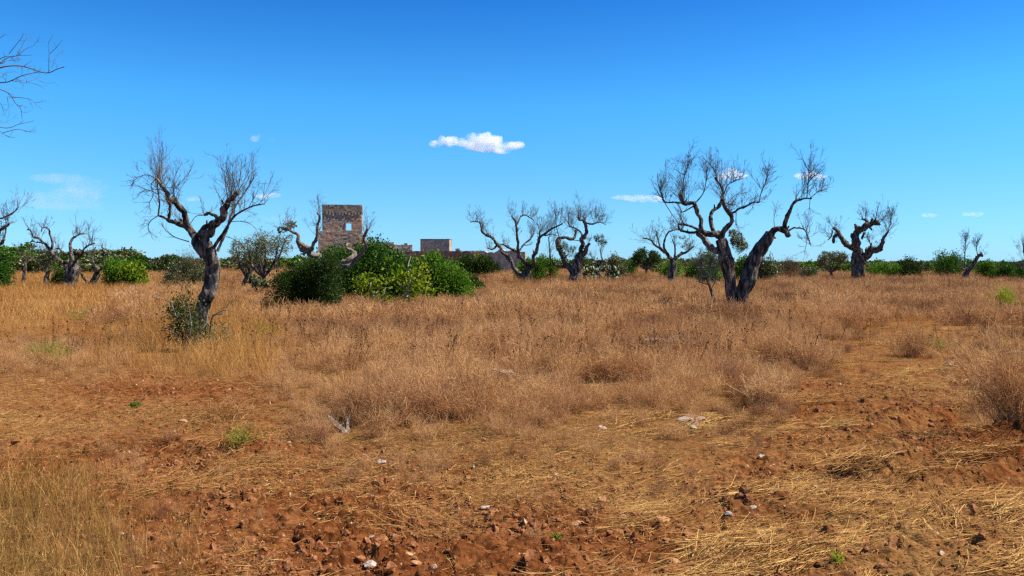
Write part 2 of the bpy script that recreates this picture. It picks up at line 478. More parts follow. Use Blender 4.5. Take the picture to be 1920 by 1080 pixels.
def rods(mb, Pts, Rad, tint=.5, sides=3):
    """many thin tapered twigs of the same point count"""
    n, m, _ = Pts.shape
    d = unit(np.gradient(Pts, axis=1))
    u = unit(np.cross(d, np.broadcast_to(unit(rng.normal(size=(n, 1, 3))), d.shape)))
    v = np.cross(d, u)
    a = np.arange(sides) / sides * 2 * math.pi
    V = Pts[:, :, None] + (u[:, :, None] * np.cos(a)[:, None] + v[:, :, None] * np.sin(a)[:, None]) * Rad[:, :, None, None]
    b = (np.arange(n)[:, None, None] * m + np.arange(m - 1)[None, :, None]) * sides + np.arange(sides)
    b2 = (np.arange(n)[:, None, None] * m + np.arange(m - 1)[None, :, None]) * sides + (np.arange(sides) + 1) % sides
    f = np.stack([b, b2, b2 + sides, b + sides], -1).reshape(-1, 4)
    mb.add(V.reshape(-1, 3), f, np.repeat(np.broadcast_to(tint, (n,)), m * sides))


def leaves(mb, c, d, size, aspect, tint):
    """one bent diamond per leaf: c centres, d leaf directions"""
    n = len(c)
    d = unit(d); s = unit(np.cross(d, rng.normal(size=(n, 3)))); nrm = np.cross(d, s)
    L = np.asarray(size).reshape(-1, 1) * np.ones((n, 1))
    V = np.stack([c - d * L * .5, c + s * L * aspect * .5 + nrm * L * .06, c + d * L * .5, c - s * L * aspect * .5 + nrm * L * .06], 1)
    f = np.arange(n * 4).reshape(n, 4)
    mb.add(V.reshape(-1, 3), f, np.repeat(tint, 4))


def smooth_path(pts, rad, k=5):
    pts = np.asarray(pts, float); rad = np.asarray(rad, float)
    if len(pts) < 3:
        pts = np.stack([pts[0], (pts[0] + pts[1]) / 2, pts[1]]); rad = np.array([rad[0], (rad[0] + rad[-1]) / 2, rad[-1]])
    p = np.vstack([2 * pts[0] - pts[1], pts, 2 * pts[-1] - pts[-2]])
    out, ro = [], []
    for i in range(1, len(p) - 2):
        for t in np.arange(k) / k:
            a, b, c, d = p[i - 1], p[i], p[i + 1], p[i + 2]
            out.append(.5 * (2 * b + (c - a) * t + (2 * a - 5 * b + 4 * c - d) * t * t + (3 * b - a - 3 * c + d) * t ** 3))
            ro.append(rad[i - 1] * (1 - t) + rad[i] * t)
    out.append(pts[-1]); ro.append(rad[-1])
    return np.array(out), np.array(ro)


def limb_tube(mb, pts, rad, rough=.2, sides=10, k=5, seed=0, flute=.1, knob=.8, kink=1.0):
    """a gnarled, fluted limb swept along a path, closed at both ends"""
    p, r = smooth_path(pts, rad, k)
    r = r * (1 + .0 * r)
    if len(p) > 6:                             # crooked, kinked growth instead of smooth bends
        kk = np.random.default_rng(seed + 77); m_ = max(len(p) // 4, 3); xs_ = np.linspace(0, len(p) - 1, m_)
        kn_ = kk.normal(size=(m_, 3)) * .42; kn_[0] = 0; kn_[-1] *= .3
        p = p + np.stack([np.interp(np.arange(len(p)), xs_, kn_[:, q_]) for q_ in range(3)], 1) * r[:, None] * kink
    d = unit(np.gradient(p, axis=0))
    u = unit(np.cross(d[0], [0.13, .95, .2])); U = []
    for q in d:
        u = unit(u - q * np.dot(u, q)); U.append(u)
    U = np.array(U); W = np.cross(d, U)
    a = np.arange(sides) / sides * 2 * math.pi
    dirs = U[:, None] * np.cos(a)[:, None] + W[:, None] * np.sin(a)[:, None]
    base = p[:, None] + dirs * r[:, None, None]
    rm = max(float(np.median(r)), .01)
    flat = base.reshape(-1, 3)
    nz = (noise3(flat / (rm * 1.6) + seed, seed) - .5) * 2 + (noise3(flat / (rm * .7) + seed, seed + 5) - .5)
    kn = np.clip(noise3(p / (rm * 3.2) + seed * 3.1, seed + 9) - .62, 0, 1)
    fl = flute * np.sin(a[None] * 4 + np.linspace(0, 3, len(p))[:, None] + seed)
    fz = noise3(flat / (rm * .32) * np.array([1, 1, .4]) + seed, seed + 11).reshape(len(p), sides) - .5
    R = r[:, None] * (1 + rough * nz.reshape(len(p), sides) + fl + knob * kn[:, None] + .16 * fz)
    V = p[:, None] + dirs * R[..., None]
    n = len(p)
    b = np.arange(n - 1)[:, None] * sides + np.arange(sides); b2 = np.arange(n - 1)[:, None] * sides + (np.arange(sides) + 1) % sides
    f = np.stack([b, b2, b2 + sides, b + sides], -1).reshape(-1, 4)
    off = mb.n
    mb.add(V.reshape(-1, 3), f)
    for ring, pt, dr, flip in ((0, p[0], -d[0], 1), (n - 1, p[-1], d[-1], 0)):
        tipv = np.vstack([V[ring], (pt + dr * r[ring] * .35)[None]])
        tf = np.array([[i, (i + 1) % sides, sides] for i in range(sides)])
        mb.add(tipv, tf[:, ::-1] if flip else tf)
    return p, r


def grow(st, d, L, r0, m=6, wander=.35, up=.12, tip=.35):
    n = len(st); pts = [st]; d = unit(d)
    step = (L / (m - 1))[:, None]
    for k in range(m - 1):
        d = unit(d + rng.normal(size=(n, 3)) * wander * .5 + np.array([0, 0, 1]) * np.broadcast_to(up, (n,))[:, None])
        pts.append(pts[-1] + d * step)
    Pts = np.stack(pts, 1)
    Rad = r0[:, None] * np.linspace(1, tip, m)[None]
    return Pts, Rad


def children_of(Pts, Rad, L, k, spread, lo=.15, hi=1.0, lf=(.3, .6)):
    n, m, _ = Pts.shape
    pi = np.repeat(np.arange(n), k)
    t = rng.uniform(lo, hi, len(pi)) * (m - 1)
    i = np.minimum(t.astype(int), m - 2); w = (t - i)[:, None]
    st = Pts[pi, i] * (1 - w) + Pts[pi, i + 1] * w
    tg = unit(Pts[pi, i + 1] - Pts[pi, i])
    d = unit(tg + rng.normal(size=tg.shape) * spread)
    l = L[pi] * rng.uniform(*lf, len(pi)) * (1.15 - .5 * t / (m - 1))
    return st, d, l, Rad[pi, i] * .7


def twigs(mb, st, d, L, r, kids=(5, 4), up=.12, wander=.35, rmin=.0, spread=.55):
    Pt, Ra = grow(st, d, L, r, 7, wander, up)
    rods(mb, Pt, np.maximum(Ra, rmin), rng.uniform(0, 1, len(st)))
    ends = [Pt[:, -1]]
    for k in kids:
        st, d, L, r = children_of(Pt, Ra, L, k, spread)
        Pt, Ra = grow(st, d, L, r, 5, wander, up * .6)
        rods(mb, Pt, np.maximum(Ra, rmin), rng.uniform(0, 1, len(st)))
        ends.append(Pt[:, -1])
    return np.concatenate(ends)


# ------------------------------------------------------------------ dead olive trees, each traced from the photograph and given its own depth
def tree(name, label, cat, zoom, Y, trunk, limbs, group=None, spray=70, rsc=1.0, bark=None, base_py=None, foliage=(), wires=(), seed=1, kids=(5, 4), flare=1.5, more_trunks=(), up=.14, shoots=1.0, lsc=1.0, slim=1.0):
    """trunk / limbs: (points, start width, end width[, shoots, from which part of the limb, shoot length]) in the pixels of a zoomed view (ox, oy, scale)"""
    ox, oy, sc = zoom
    rs = np.random.default_rng(seed * 101 + 3)
    bark = bark or M_BARK
    mpp = Y / F                              # metres per photograph pixel at the tree
    placed = []                              # (px, py, depth offset)

    def to3(pts, dep0, dep1):
        n = len(pts)
        out = []
        for i, (zx, zy) in enumerate(pts):
            px, py = ox + zx / sc, oy + zy / sc
            o = dep0 + (dep1 - dep0) * i / max(n - 1, 1)
            out.append(P(px, py, Y + o)); placed.append((px, py, o))
        return np.array(out)
    b0 = trunk[0][0]
    bx = (ox + b0[0] / sc - 960) / F * Y
    root = empty(name, (bx, Y, gz(bx, Y)), label, cat, group)

    def make_trunk(tr):
        t3 = to3(tr[0], 0, 0)
        foot = np.array([t3[0][0], Y, root.location[2] - .08])
        w = np.linspace(tr[1], tr[2], len(tr[0])) if len(tr) < 4 else np.array(tr[3], float)
        rad = w / 2 / sc * mpp
        if t3[0][2] - foot[2] > .12:
            t3 = np.vstack([foot, t3]); rad = np.concatenate([[rad[0] * flare], rad])
        else:
            t3[0] = foot; rad[0] *= flare
        mb = MB()
        limb_tube(mb, t3, rad * slim, .19, 28, 10, seed, .13, .2, .13)
        mb.build('trunk', bark, root, smooth=True)
        return t3
    make_trunk(trunk)
    for tr in more_trunks:
        make_trunk(tr)
    tw = MB()
    tips = []
    for li, lb in enumerate(limbs):
        pts, w0, w1 = lb[:3]
        ns = lb[3] if len(lb) > 3 else 10
        t0 = lb[4] if len(lb) > 4 else .35
        sl = lb[5] if len(lb) > 5 else spray
        px0, py0 = ox + pts[0][0] / sc, oy + pts[0][1] / sc
        q = min(placed, key=lambda a: (a[0] - px0) ** 2 + (a[1] - py0) ** 2)
        plen = sum(math.hypot(pts[i + 1][0] - pts[i][0], pts[i + 1][1] - pts[i][1]) for i in range(len(pts) - 1)) / sc * mpp
        dep1 = q[2] + rs.uniform(.15, .5) * plen * rs.choice([-1, 1])
        p3 = to3(pts, q[2], dep1)
        rad = np.linspace(w0, w1, len(pts)) / 2 / sc * mpp
        mb = MB()
        pp, pr = limb_tube(mb, p3, rad * .92 * slim, .3, 14 if w0 / sc > 4 else 8, 8, seed * 7 + li, .1)
        ks = np.random.default_rng(seed * 31 + li)     # broken stubs and spurs left along the limb
        for _ in range(int(plen / .38 * (.5 if w0 / sc < 5 else 1))):
            i = ks.integers(len(pp) // 5, max(len(pp) - 2, len(pp) // 5 + 1))
            dn = unit(np.cross(pp[min(i + 1, len(pp) - 1)] - pp[i], ks.normal(size=3)) + [0, 0, .3])
            ln = pr[i] * ks.uniform(1.2, 3.2); rr_ = pr[i] * ks.uniform(.25, .5)
            limb_tube(mb, [pp[i], pp[i] + dn * ln * .6, pp[i] + dn * ln + ks.normal(size=3) * rr_], [rr_ * 1.5, rr_, rr_ * .7], .25, 7, 3, seed + li, .05, .3)
        mb.build('limb', bark if w0 / sc > 9 else (M_BARKPALE if bark is M_BARKPALE else M_BARK), root, smooth=True)
        ns = int(round(ns * shoots * 1.1))
        if ns:
            i = np.clip((rng.uniform(t0, 1.0, ns) ** .8 * (len(pp) - 1)).astype(int), 0, len(pp) - 2)
            st = pp[i]; tg = unit(pp[i + 1] - pp[i])
            d = unit(tg * .35 + np.array([0, 0, .75]) + rng.normal(size=(ns, 3)) * .55)
            L = sl * mpp * rng.uniform(.35, 1.15, ns) * .98 * lsc
            r = rsc * rng.uniform(.5, 1.1, ns) * .0092 * (Y / 20) ** .35
            tips.append(twigs(tw, st, d, L, r, kids, up, .26, .0017 * rsc * (Y / 17) ** .6, .48))
    for pts, w0, nk in wires:                # long thin shoots that can be told one by one
        q = min(placed, key=lambda a: (a[0] - ox - pts[0][0] / sc) ** 2 + (a[1] - oy - pts[0][1] / sc) ** 2)
        p3 = to3(pts, q[2], q[2] + rs.uniform(-.4, .4))
        pp, pr = smooth_path(p3, np.linspace(w0, w0 * .4, len(pts)) / 2 / sc * mpp, 5)
        rods(tw, pp[None], pr[None], .5, 5)
        if nk:
            st, d, L, r = children_of(pp[None], pr[None], np.array([spray * mpp * .8]), nk, .6, .25)
            tips.append(twigs(tw, st, d, L, np.minimum(r, .006 * rsc), (3,), .05, .3, .0022 * rsc * (Y / 17) ** .6))
    if tw.n:
        tw.build('crown', M_TWIG, root)
    if foliage:
        fm = MB()
        for (zx, zy, rx, rz, n, sz) in foliage:
            c = P(ox + zx / sc, oy + zy / sc, Y + rs.uniform(-.2, .3))
            leaf_cloud(fm, c, (rx / sc * mpp, rx / sc * mpp * .8, rz / sc * mpp), n, sz)
        fm.build('foliage', M_OLIVE, root)
    return root


def leaf_cloud(mb, c, rad, n, sz, aspect=.3, per=14):
    k = max(n // per, 4)
    d = unit(rng.normal(size=(k, 3))) * (rng.uniform(.05, 1, (k, 1)) ** .45)
    sc_ = c + d * np.array(rad)
    s = np.repeat(np.arange(k), per)
    w = min(rad) * .28
    pos = sc_[s] + rng.normal(size=(len(s), 3)) * w * .6
    ti = np.clip(rng.uniform(.1, .9, k)[s] + rng.normal(size=len(s)) * .16, 0, 1)
    leaves(mb, pos, d[s] + rng.normal(size=pos.shape) * .7 + [0, 0, .35], sz * rng.uniform(.6, 1.3, len(s)), aspect, ti)


A1 = (0, 220, 2.25)
DEAD = 'dead olive trees standing in the dry field'
Z2 = (230, 240, 4.5)
tree('dead_olive_tree', 'leaning dead olive tree with curved grey trunk, leafy shrub at its foot', 'tree', (230, 240, 4.5), 17.2,
     ([(642, 1690), (658, 1590), (685, 1482), (722, 1395), (748, 1308), (758, 1222), (754, 1135), (707, 1030), (692, 960)], 0, 0, [124, 122, 124, 122, 114, 106, 102, 114, 106]),
     [([(690, 1060), (640, 985), (600, 900), (520, 840), (440, 805), (380, 775), (300, 738)], 95, 22, 12, .45, 55),
      ([(565, 860), (540, 780), (510, 700), (470, 645), (400, 605), (360, 540), (320, 480), (285, 425)], 62, 20, 34, .3, 95),
      ([(385, 770), (400, 700), (392, 640), (370, 600)], 26, 18, 4, .4, 40),
      ([(300, 738), (310, 640), (305, 560), (285, 440)], 16, 8, 14, .2, 50),
      ([(460, 640), (442, 606)], 30, 24, 0),
      ([(690, 960), (740, 880), (790, 800), (835, 740), (850, 680), (895, 620), (945, 570), (975, 540)], 86, 30, 30, .45, 95),
      ([(640, 900), (690, 855), (740, 810), (800, 775)], 44, 40, 0),
      ([(800, 765), (760, 735), (715, 718), (690, 735)], 34, 22, 6, .4, 40),
      ([(770, 1010), (830, 920), (870, 850), (920, 770), (990, 710), (1090, 660), (1200, 640)], 34, 9, 18, .3, 70),
      ([(800, 1040), (860, 900), (890, 800), (920, 720), (980, 620), (1060, 500), (1110, 420)], 24, 8, 14, .4, 60)],
     DEAD, 70, seed=2, kids=(6, 4), shoots=.85, rsc=.92, lsc=.86, wires=[([(300, 738), (230, 790), (215, 860), (250, 900)], 9, 10), ([(285, 425), (200, 395), (110, 430), (70, 490)], 9, 12),
                                   ([(300, 560), (200, 520), (120, 570)], 8, 9), ([(560, 960), (440, 920), (370, 870), (330, 820)], 10, 6),
                                   ([(690, 735), (620, 745), (575, 800)], 9, 3), ([(870, 915), (940, 940), (1000, 990)], 8, 4), ([(920, 790), (1040, 790), (1130, 850)], 8, 5),
                                   ([(285, 425), (240, 480), (260, 560), (225, 640), (240, 720)], 8, 10)])

A0 = (0, 360, 5.4)
tree('dead_olive_tree', 'small dead olive with wide crooked limbs, hollow trunk beside bright green bush', 'tree', A0, 46,
     ([(695, 990), (715, 900), (735, 800), (740, 710)], 0, 0, [120, 115, 118, 85]),
     [([(735, 720), (640, 715), (590, 680), (530, 625), (490, 570), (440, 510), (390, 470), (335, 450), (315, 400), (275, 380)], 46, 12, 12, .5, 30),
      ([(440, 520), (390, 510), (320, 500)], 20, 8, 4, .5, 22),
      ([(520, 600), (528, 520), (500, 430), (500, 385), (470, 360), (430, 370), (420, 400)], 24, 10, 9, .4, 26),
      ([(735, 700), (705, 590), (715, 530), (750, 470), (800, 430), (855, 422)], 40, 14, 14, .5, 36),
      ([(760, 720), (800, 650), (840, 590), (890, 540), (960, 520)], 30, 12, 14, .4, 40),
      ([(720, 620), (650, 610), (600, 570), (560, 575)], 26, 14, 8, .3, 30)], DEAD, 34, seed=3, kids=(4, 3), rsc=1.15)
tree('dead_olive_tree', 'dead forked olive sapling with two thin trunks between hollow olive and bush', 'tree', A0, 48.5,
     ([(920, 980), (950, 900), (985, 830), (985, 760)], 70, 40),
     [([(985, 770), (945, 720), (930, 640), (960, 570)], 22, 10, 7, .3, 22), ([(1000, 800), (1040, 740), (1055, 630), (1035, 580)], 30, 14, 8, .4, 25),
      ([(900, 960), (860, 890), (815, 815)], 44, 20, 3, .6, 16)], DEAD, 25, seed=4, kids=(4, 3), rsc=1.1)
tree('dead_olive_tree', 'dead olive cut off by the picture edge, pale limbs bent over green bush', 'tree', A0, 40,
     ([(-120, 930), (-110, 760), (-70, 620)], 110, 70),
     [([(-70, 640), (-30, 560), (20, 500), (50, 485)], 45, 22, 8, .3, 35), ([(-70, 620), (-40, 430), (10, 380), (65, 350), (95, 310)], 40, 20, 14, .4, 40),
      ([(60, 355), (50, 440), (35, 480)], 14, 9, 3, .4, 20), ([(-60, 600), (-20, 300), (40, 260), (130, 210), (190, 150)], 24, 9, 14, .3, 40)], DEAD, 40, seed=5, kids=(4, 4), rsc=1.1)
tree('olive_tree', 'slim dark crooked olive trunk with few leaves before far wood', 'tree', A0, 56,
     ([(235, 945), (245, 840), (255, 720), (245, 640)], 40, 22),
     [([(245, 650), (270, 610), (320, 600)], 15, 8, 7, .3, 22), ([(250, 720), (200, 650), (170, 600)], 12, 6, 7, .3, 22), ([(255, 740), (300, 680)], 12, 6, 5, .3, 20)],
     'thin olives before the far wood', 25, seed=6, kids=(4, 3), rsc=1.2, foliage=[(265, 640, 60, 40, 220, .12)])
tree('olive_tree', 'thin olive with thick pale foot and sparse dull leaves beside hollow dead olive', 'tree', A0, 52,
     ([(480, 960), (470, 880), (490, 800), (480, 700)], 60, 26),
     [([(480, 720), (430, 650), (400, 600)], 16, 8, 7, .3, 25), ([(485, 720), (540, 660), (570, 600)], 16, 8, 7, .3, 25), ([(480, 700), (475, 640), (470, 590)], 14, 6, 6, .3, 22)],
     'thin olives before the far wood', 25, seed=7, kids=(4, 3), rsc=1.2, foliage=[(440, 680, 70, 55, 700, .13), (530, 690, 65, 55, 700, .13), (480, 630, 60, 40, 400, .13), (480, 770, 80, 40, 500, .13)])

A3 = (500, 340, 4.154)
tree('dead_olive_tree', 'sprawling dead olive with bleached twisted limbs rising out of green mound', 'tree', A3, 27.2,
     ([(500, 880), (505, 790), (495, 700)], 90, 62),
     [([(495, 710), (430, 660), (395, 590), (350, 560), (345, 520), (380, 470), (395, 420), (398, 330), (415, 285), (395, 245)], 46, 13, 16, .5, 40),
      ([(350, 530), (300, 500), (255, 470), (240, 420), (205, 395), (170, 372), (130, 372)], 40, 14, 14, .5, 40),
      ([(305, 510), (265, 545)], 50, 34, 0), ([(330, 520), (285, 575)], 40, 22, 0), ([(240, 460), (262, 530)], 30, 18, 0),
      ([(500, 700), (560, 670), (600, 620), (682, 575), (668, 540), (630, 525), (618, 498), (645, 488)], 52, 16, 4, .6, 18),
      ([(560, 690), (640, 655), (705, 600), (745, 545), (772, 490), (755, 440), (775, 400), (790, 365)], 46, 18, 12, .5, 36),
      ([(770, 490), (820, 485)], 14, 7, 3, .4, 16)], DEAD, 40, bark=M_BARKPALE, seed=8, kids=(4, 3), rsc=1.0,
     foliage=[(190, 340, 60, 30, 420, .09), (130, 380, 60, 25, 280, .09)])
A4 = (840, 340, 4.8)
tree('dead_olive_tree', 'dead olive whose limbs fan out low and wide to the ruined wall', 'tree', A4, 54,
     ([(702, 890), (712, 830), (715, 790)], 80, 70),
     [([(700, 870), (640, 820), (580, 740), (530, 670), (480, 620), (440, 565), (400, 510), (340, 480), (300, 445), (296, 390), (265, 365), (200, 365)], 52, 10, 26, .45, 30),
      ([(440, 580), (400, 610), (350, 600)], 26, 12, 5, .4, 20), ([(640, 640), (585, 620), (520, 580), (470, 565)], 40, 16, 6, .4, 22),
      ([(715, 800), (690, 720), (640, 670), (625, 610), (622, 540), (615, 440), (605, 355), (570, 312)], 50, 16, 12, .55, 30),
      ([(615, 400), (650, 330), (690, 302), (740, 330), (772, 352)], 20, 9, 10, .3, 28),
      ([(645, 620), (690, 560), (745, 515), (772, 470), (775, 410)], 22, 9, 10, .4, 28), ([(690, 575), (745, 570)], 12, 6, 3, .4, 16),
      ([(720, 800), (770, 740), (790, 650), (815, 550), (830, 505), (880, 465), (950, 420), (1030, 380)], 50, 14, 22, .45, 38),
      ([(825, 520), (822, 460), (845, 435)], 20, 10, 6, .3, 30), ([(870, 490), (930, 475), (980, 490)], 16, 9, 4, .4, 24)], DEAD, 40, seed=9, kids=(5, 4), rsc=1.0, slim=.82, shoots=1.5)
tree('dead_olive_tree', 'dead olive with thick dark trunk and green tuft, beside prickly pears', 'tree', A4, 53,
     ([(1140, 905), (1150, 820), (1165, 740), (1195, 650)], 0, 0, [130, 105, 90, 66]),
     [([(1190, 670), (1208, 570), (1222, 510), (1250, 460), (1245, 400), (1222, 360), (1190, 340), (1168, 322)], 50, 22, 24, .5, 44),
      ([(1200, 670), (1250, 600), (1275, 560)], 60, 34, 3, .6, 20), ([(1238, 372), (1300, 385), (1360, 368), (1420, 390)], 20, 8, 16, .3, 34),
      ([(1130, 850), (1080, 770), (1040, 700), (1010, 620), (985, 540), (1000, 515)], 66, 44, 3, .6, 20),
      ([(1000, 515), (1060, 510), (1110, 525), (1140, 500), (1150, 440)], 36, 26, 8, .5, 26),
      ([(1218, 500), (1185, 450), (1140, 420), (1100, 405), (1078, 370)], 20, 9, 16, .4, 40), ([(1110, 525), (1200, 535)], 10, 8, 0),
      ([(1060, 770), (970, 750), (930, 700), (915, 630), (905, 500)], 34, 9, 8, .5, 34), ([(1000, 500), (975, 400), (970, 290)], 12, 6, 8, .3, 26)], DEAD, 46, seed=10, kids=(5, 4), rsc=1.0, slim=.86, shoots=1.4,
     foliage=[(1050, 600, 70, 55, 700, .11), (1360, 520, 55, 50, 600, .11), (1390, 560, 40, 35, 260, .11), (1130, 650, 60, 80, 500, .11), (1250, 700, 50, 60, 360, .11)])
tree('dead_olive_tree', 'short dark broken olive stub leaning among prickly pears', 'tree', A4, 55,
     ([(1330, 880), (1350, 800), (1385, 740), (1405, 715)], 60, 40),
     [([(1400, 720), (1380, 660), (1370, 620)], 16, 8, 8, .2, 26), ([(1380, 760), (1330, 730), (1290, 690)], 14, 7, 6, .3, 26)], DEAD, 25, seed=11, kids=(4, 3), rsc=1.1)

A7 = (1160, 260, 3.176)
tree('dead_olive_tree', 'small dead olive with low spreading crown behind the great twin olive', 'tree', A7, 48.5,
     ([(318, 860), (322, 780), (325, 720)], 46, 34),
     [([(322, 725), (290, 690), (250, 662), (215, 630), (190, 605), (145, 592)], 24, 7, 14, .4, 34), ([(295, 690), (270, 645), (280, 590), (300, 555), (345, 540)], 16, 7, 12, .3, 30),
      ([(330, 720), (368, 690), (410, 670), (450, 640)], 24, 9, 10, .3, 26), ([(330, 720), (335, 650), (320, 600)], 14, 6, 10, .3, 26), ([(250, 662), (235, 590), (225, 550)], 10, 5, 8, .2, 26)],
     DEAD, 34, seed=12, kids=(4, 4), rsc=1.15, foliage=[(405, 630, 45, 30, 300, .10), (390, 590, 35, 24, 160, .10)])
tree('dead_olive_tree', 'great dead olive with two dark trunks splitting in a wide fork', 'tree', A7, 25,
     ([(680, 985), (672, 900), (655, 800), (640, 720), (622, 650), (610, 600)], 0, 0, [62, 66, 72, 86, 74, 62]),
     [([(640, 690), (570, 655), (515, 620), (495, 570), (480, 545)], 50, 34, 0), ([(500, 560), (545, 575), (590, 565), (610, 590)], 40, 44, 0),
      ([(485, 550), (430, 560), (385, 552), (360, 535)], 20, 13, 6, .4, 40), ([(470, 540), (430, 522), (385, 512), (358, 510)], 18, 12, 8, .4, 40), ([(358, 505), (355, 545)], 14, 13, 0),
      ([(500, 560), (492, 490), (470, 425), (440, 385), (395, 388), (375, 355), (362, 328)], 30, 22, 20, .5, 85),
      ([(400, 385), (335, 380), (275, 376), (252, 325), (240, 270)], 14, 6, 18, .3, 60), ([(445, 402), (400, 430), (370, 440)], 11, 7, 4, .4, 40),
      ([(375, 340), (385, 250), (405, 180), (415, 100)], 9, 4, 14, .3, 50), ([(460, 380), (500, 330), (520, 260), (525, 180)], 8, 4, 14, .3, 50),
      ([(595, 590), (550, 515), (560, 440), (600, 390), (622, 330), (610, 280), (575, 232)], 30, 15, 16, .5, 75),
      ([(590, 260), (570, 190), (540, 150)], 7, 4, 10, .3, 50), ([(625, 340), (645, 280), (690, 250), (740, 240)], 8, 4, 12, .3, 55),
      ([(612, 605), (648, 530), (668, 475), (640, 415), (618, 360)], 34, 24, 10, .5, 60), ([(625, 380), (655, 390), (690, 395)], 9, 6, 5, .4, 35),
      ([(665, 445), (710, 420), (760, 400), (800, 382), (838, 378)], 17, 8, 12, .3, 60), ([(838, 378), (850, 320), (880, 250), (885, 200)], 7, 4, 16, .25, 50),
      # the second trunk
      ([(890, 580), (930, 545), (985, 550), (1015, 585)], 44, 32, 0), ([(905, 560), (935, 592)], 26, 14, 0),
      ([(985, 545), (998, 480), (1015, 430), (1045, 380), (1090, 357), (1150, 356)], 30, 9, 8, .5, 60),
      ([(1120, 356), (1128, 260), (1135, 180)], 8, 4, 20, .25, 55), ([(1145, 350), (1190, 315), (1240, 300)], 7, 4, 10, .3, 45),
      ([(1015, 545), (1060, 527), (1105, 545), (1130, 590), (1145, 640)], 13, 5, 10, .5, 45)],
     DEAD, 62, seed=13, kids=(5, 4), rsc=1.0, lsc=.8, slim=.92, shoots=1.15, wires=[([(1125, 580), (1115, 640), (1105, 690)], 4, 8), ([(1140, 360), (1135, 420), (1128, 465)], 4, 8), ([(930, 545), (925, 470), (945, 400)], 5, 9), ([(270, 376), (330, 470), (355, 510)], 6, 6),
                                           ([(700, 430), (700, 500), (720, 560)], 5, 10), ([(640, 400), (690, 340), (760, 320)], 5, 8)],
     foliage=[(705, 600, 42, 40, 900, .075), (725, 640, 45, 38, 700, .075), (680, 560, 30, 30, 300, .075)],
     more_trunks=[([(735, 985), (745, 910), (765, 840), (795, 750), (835, 670), (875, 610), (905, 560)], 0, 0, [70, 84, 92, 88, 82, 74, 52])])
tree('dead_sapling', 'little dead sapling with dense brown twigs left of great twin olive', 'tree', A7, 24,
     ([(570, 990), (555, 920), (535, 860), (530, 820)], 17, 12),
     [([(532, 830), (500, 770), (490, 720)], 8, 4, 16, .1, 28), ([(535, 840), (545, 760), (560, 710)], 8, 4, 16, .1, 28), ([(540, 870), (500, 860), (470, 850)], 6, 3, 6, .3, 22), ([(550, 900), (570, 860), (580, 840)], 6, 3, 6, .3, 22),
      ([(530, 825), (470, 780), (460, 740)], 7, 3, 14, .1, 26), ([(532, 825), (580, 780), (595, 740)], 7, 3, 14, .1, 26)], None, 28, seed=14, kids=(6, 5), rsc=.9,
     foliage=[(520, 760, 55, 55, 260, .05)])
A8 = (1500, 360, 4.155)
tree('dead_olive_tree', 'stout pollarded dead olive with thick stubby limbs and no neighbour tree', 'tree', A8, 62,
     ([(455, 665), (452, 580), (450, 500)], 0, 0, [84, 88, 96]),
     [([(440, 520), (436, 430), (424, 370), (452, 320), (505, 285), (560, 250), (612, 245)], 72, 38, 5, .6, 26),
      ([(430, 440), (382, 410), (338, 382), (300, 335), (290, 298), (258, 278)], 44, 22, 6, .6, 30), ([(292, 330), (262, 368), (262, 400)], 26, 22, 2, .5, 20), ([(255, 300), (242, 350), (215, 375)], 9, 8, 10, .1, 34),
      ([(455, 520), (510, 482), (570, 447), (635, 432)], 62, 50, 6, .5, 20), ([(625, 440), (642, 400), (650, 352), (690, 305)], 34, 14, 14, .5, 36),
      ([(515, 275), (522, 228), (485, 208)], 20, 15, 10, .6, 32), ([(600, 245), (588, 215), (625, 255)], 18, 14, 14, .4, 36), ([(500, 315), (484, 368)], 18, 15, 0), ([(490, 350), (545, 350)], 9, 7, 4, .5, 22),
      ([(688, 310), (705, 240), (720, 170)], 6, 4, 14, .2, 28), ([(535, 270), (560, 298)], 18, 14, 0), ([(560, 440), (545, 400), (535, 360)], 8, 4, 8, .2, 20)], DEAD, 30, seed=15, kids=(5, 4), rsc=1.15)
tree('dead_olive_tree', 'dead olive stem bent like a hook in front of big round bush', 'tree', A8, 60,
     ([(1292, 665), (1310, 610), (1335, 585)], 44, 34),
     [([(1335, 590), (1365, 540), (1388, 497), (1412, 487), (1422, 498)], 30, 18, 4, .5, 20), ([(1295, 620), (1250, 570)], 12, 6, 4, .3, 20),
      ([(1290, 640), (1284, 520), (1288, 400), (1300, 350)], 9, 4, 26, .3, 18), ([(1385, 500), (1378, 430), (1385, 385)], 7, 4, 20, .2, 18)], DEAD, 22, seed=16, kids=(5, 3), rsc=1.1)
tree('dead_olive_tree', 'dead olive at the frame edge behind the last round bush, mostly cut off', 'tree', A8, 56,
     ([(1800, 680), (1790, 600), (1775, 540)], 60, 40),
     [([(1780, 560), (1740, 575), (1705, 600)], 16, 7, 12, .3, 34), ([(1775, 545), (1750, 470), (1745, 400)], 18, 8, 12, .3, 30), ([(1775, 545), (1800, 400), (1790, 300)], 16, 6, 5, .5, 20)], DEAD, 30, seed=17, kids=(4, 3), rsc=1.1)
A6 = (0, 40, 4.5)
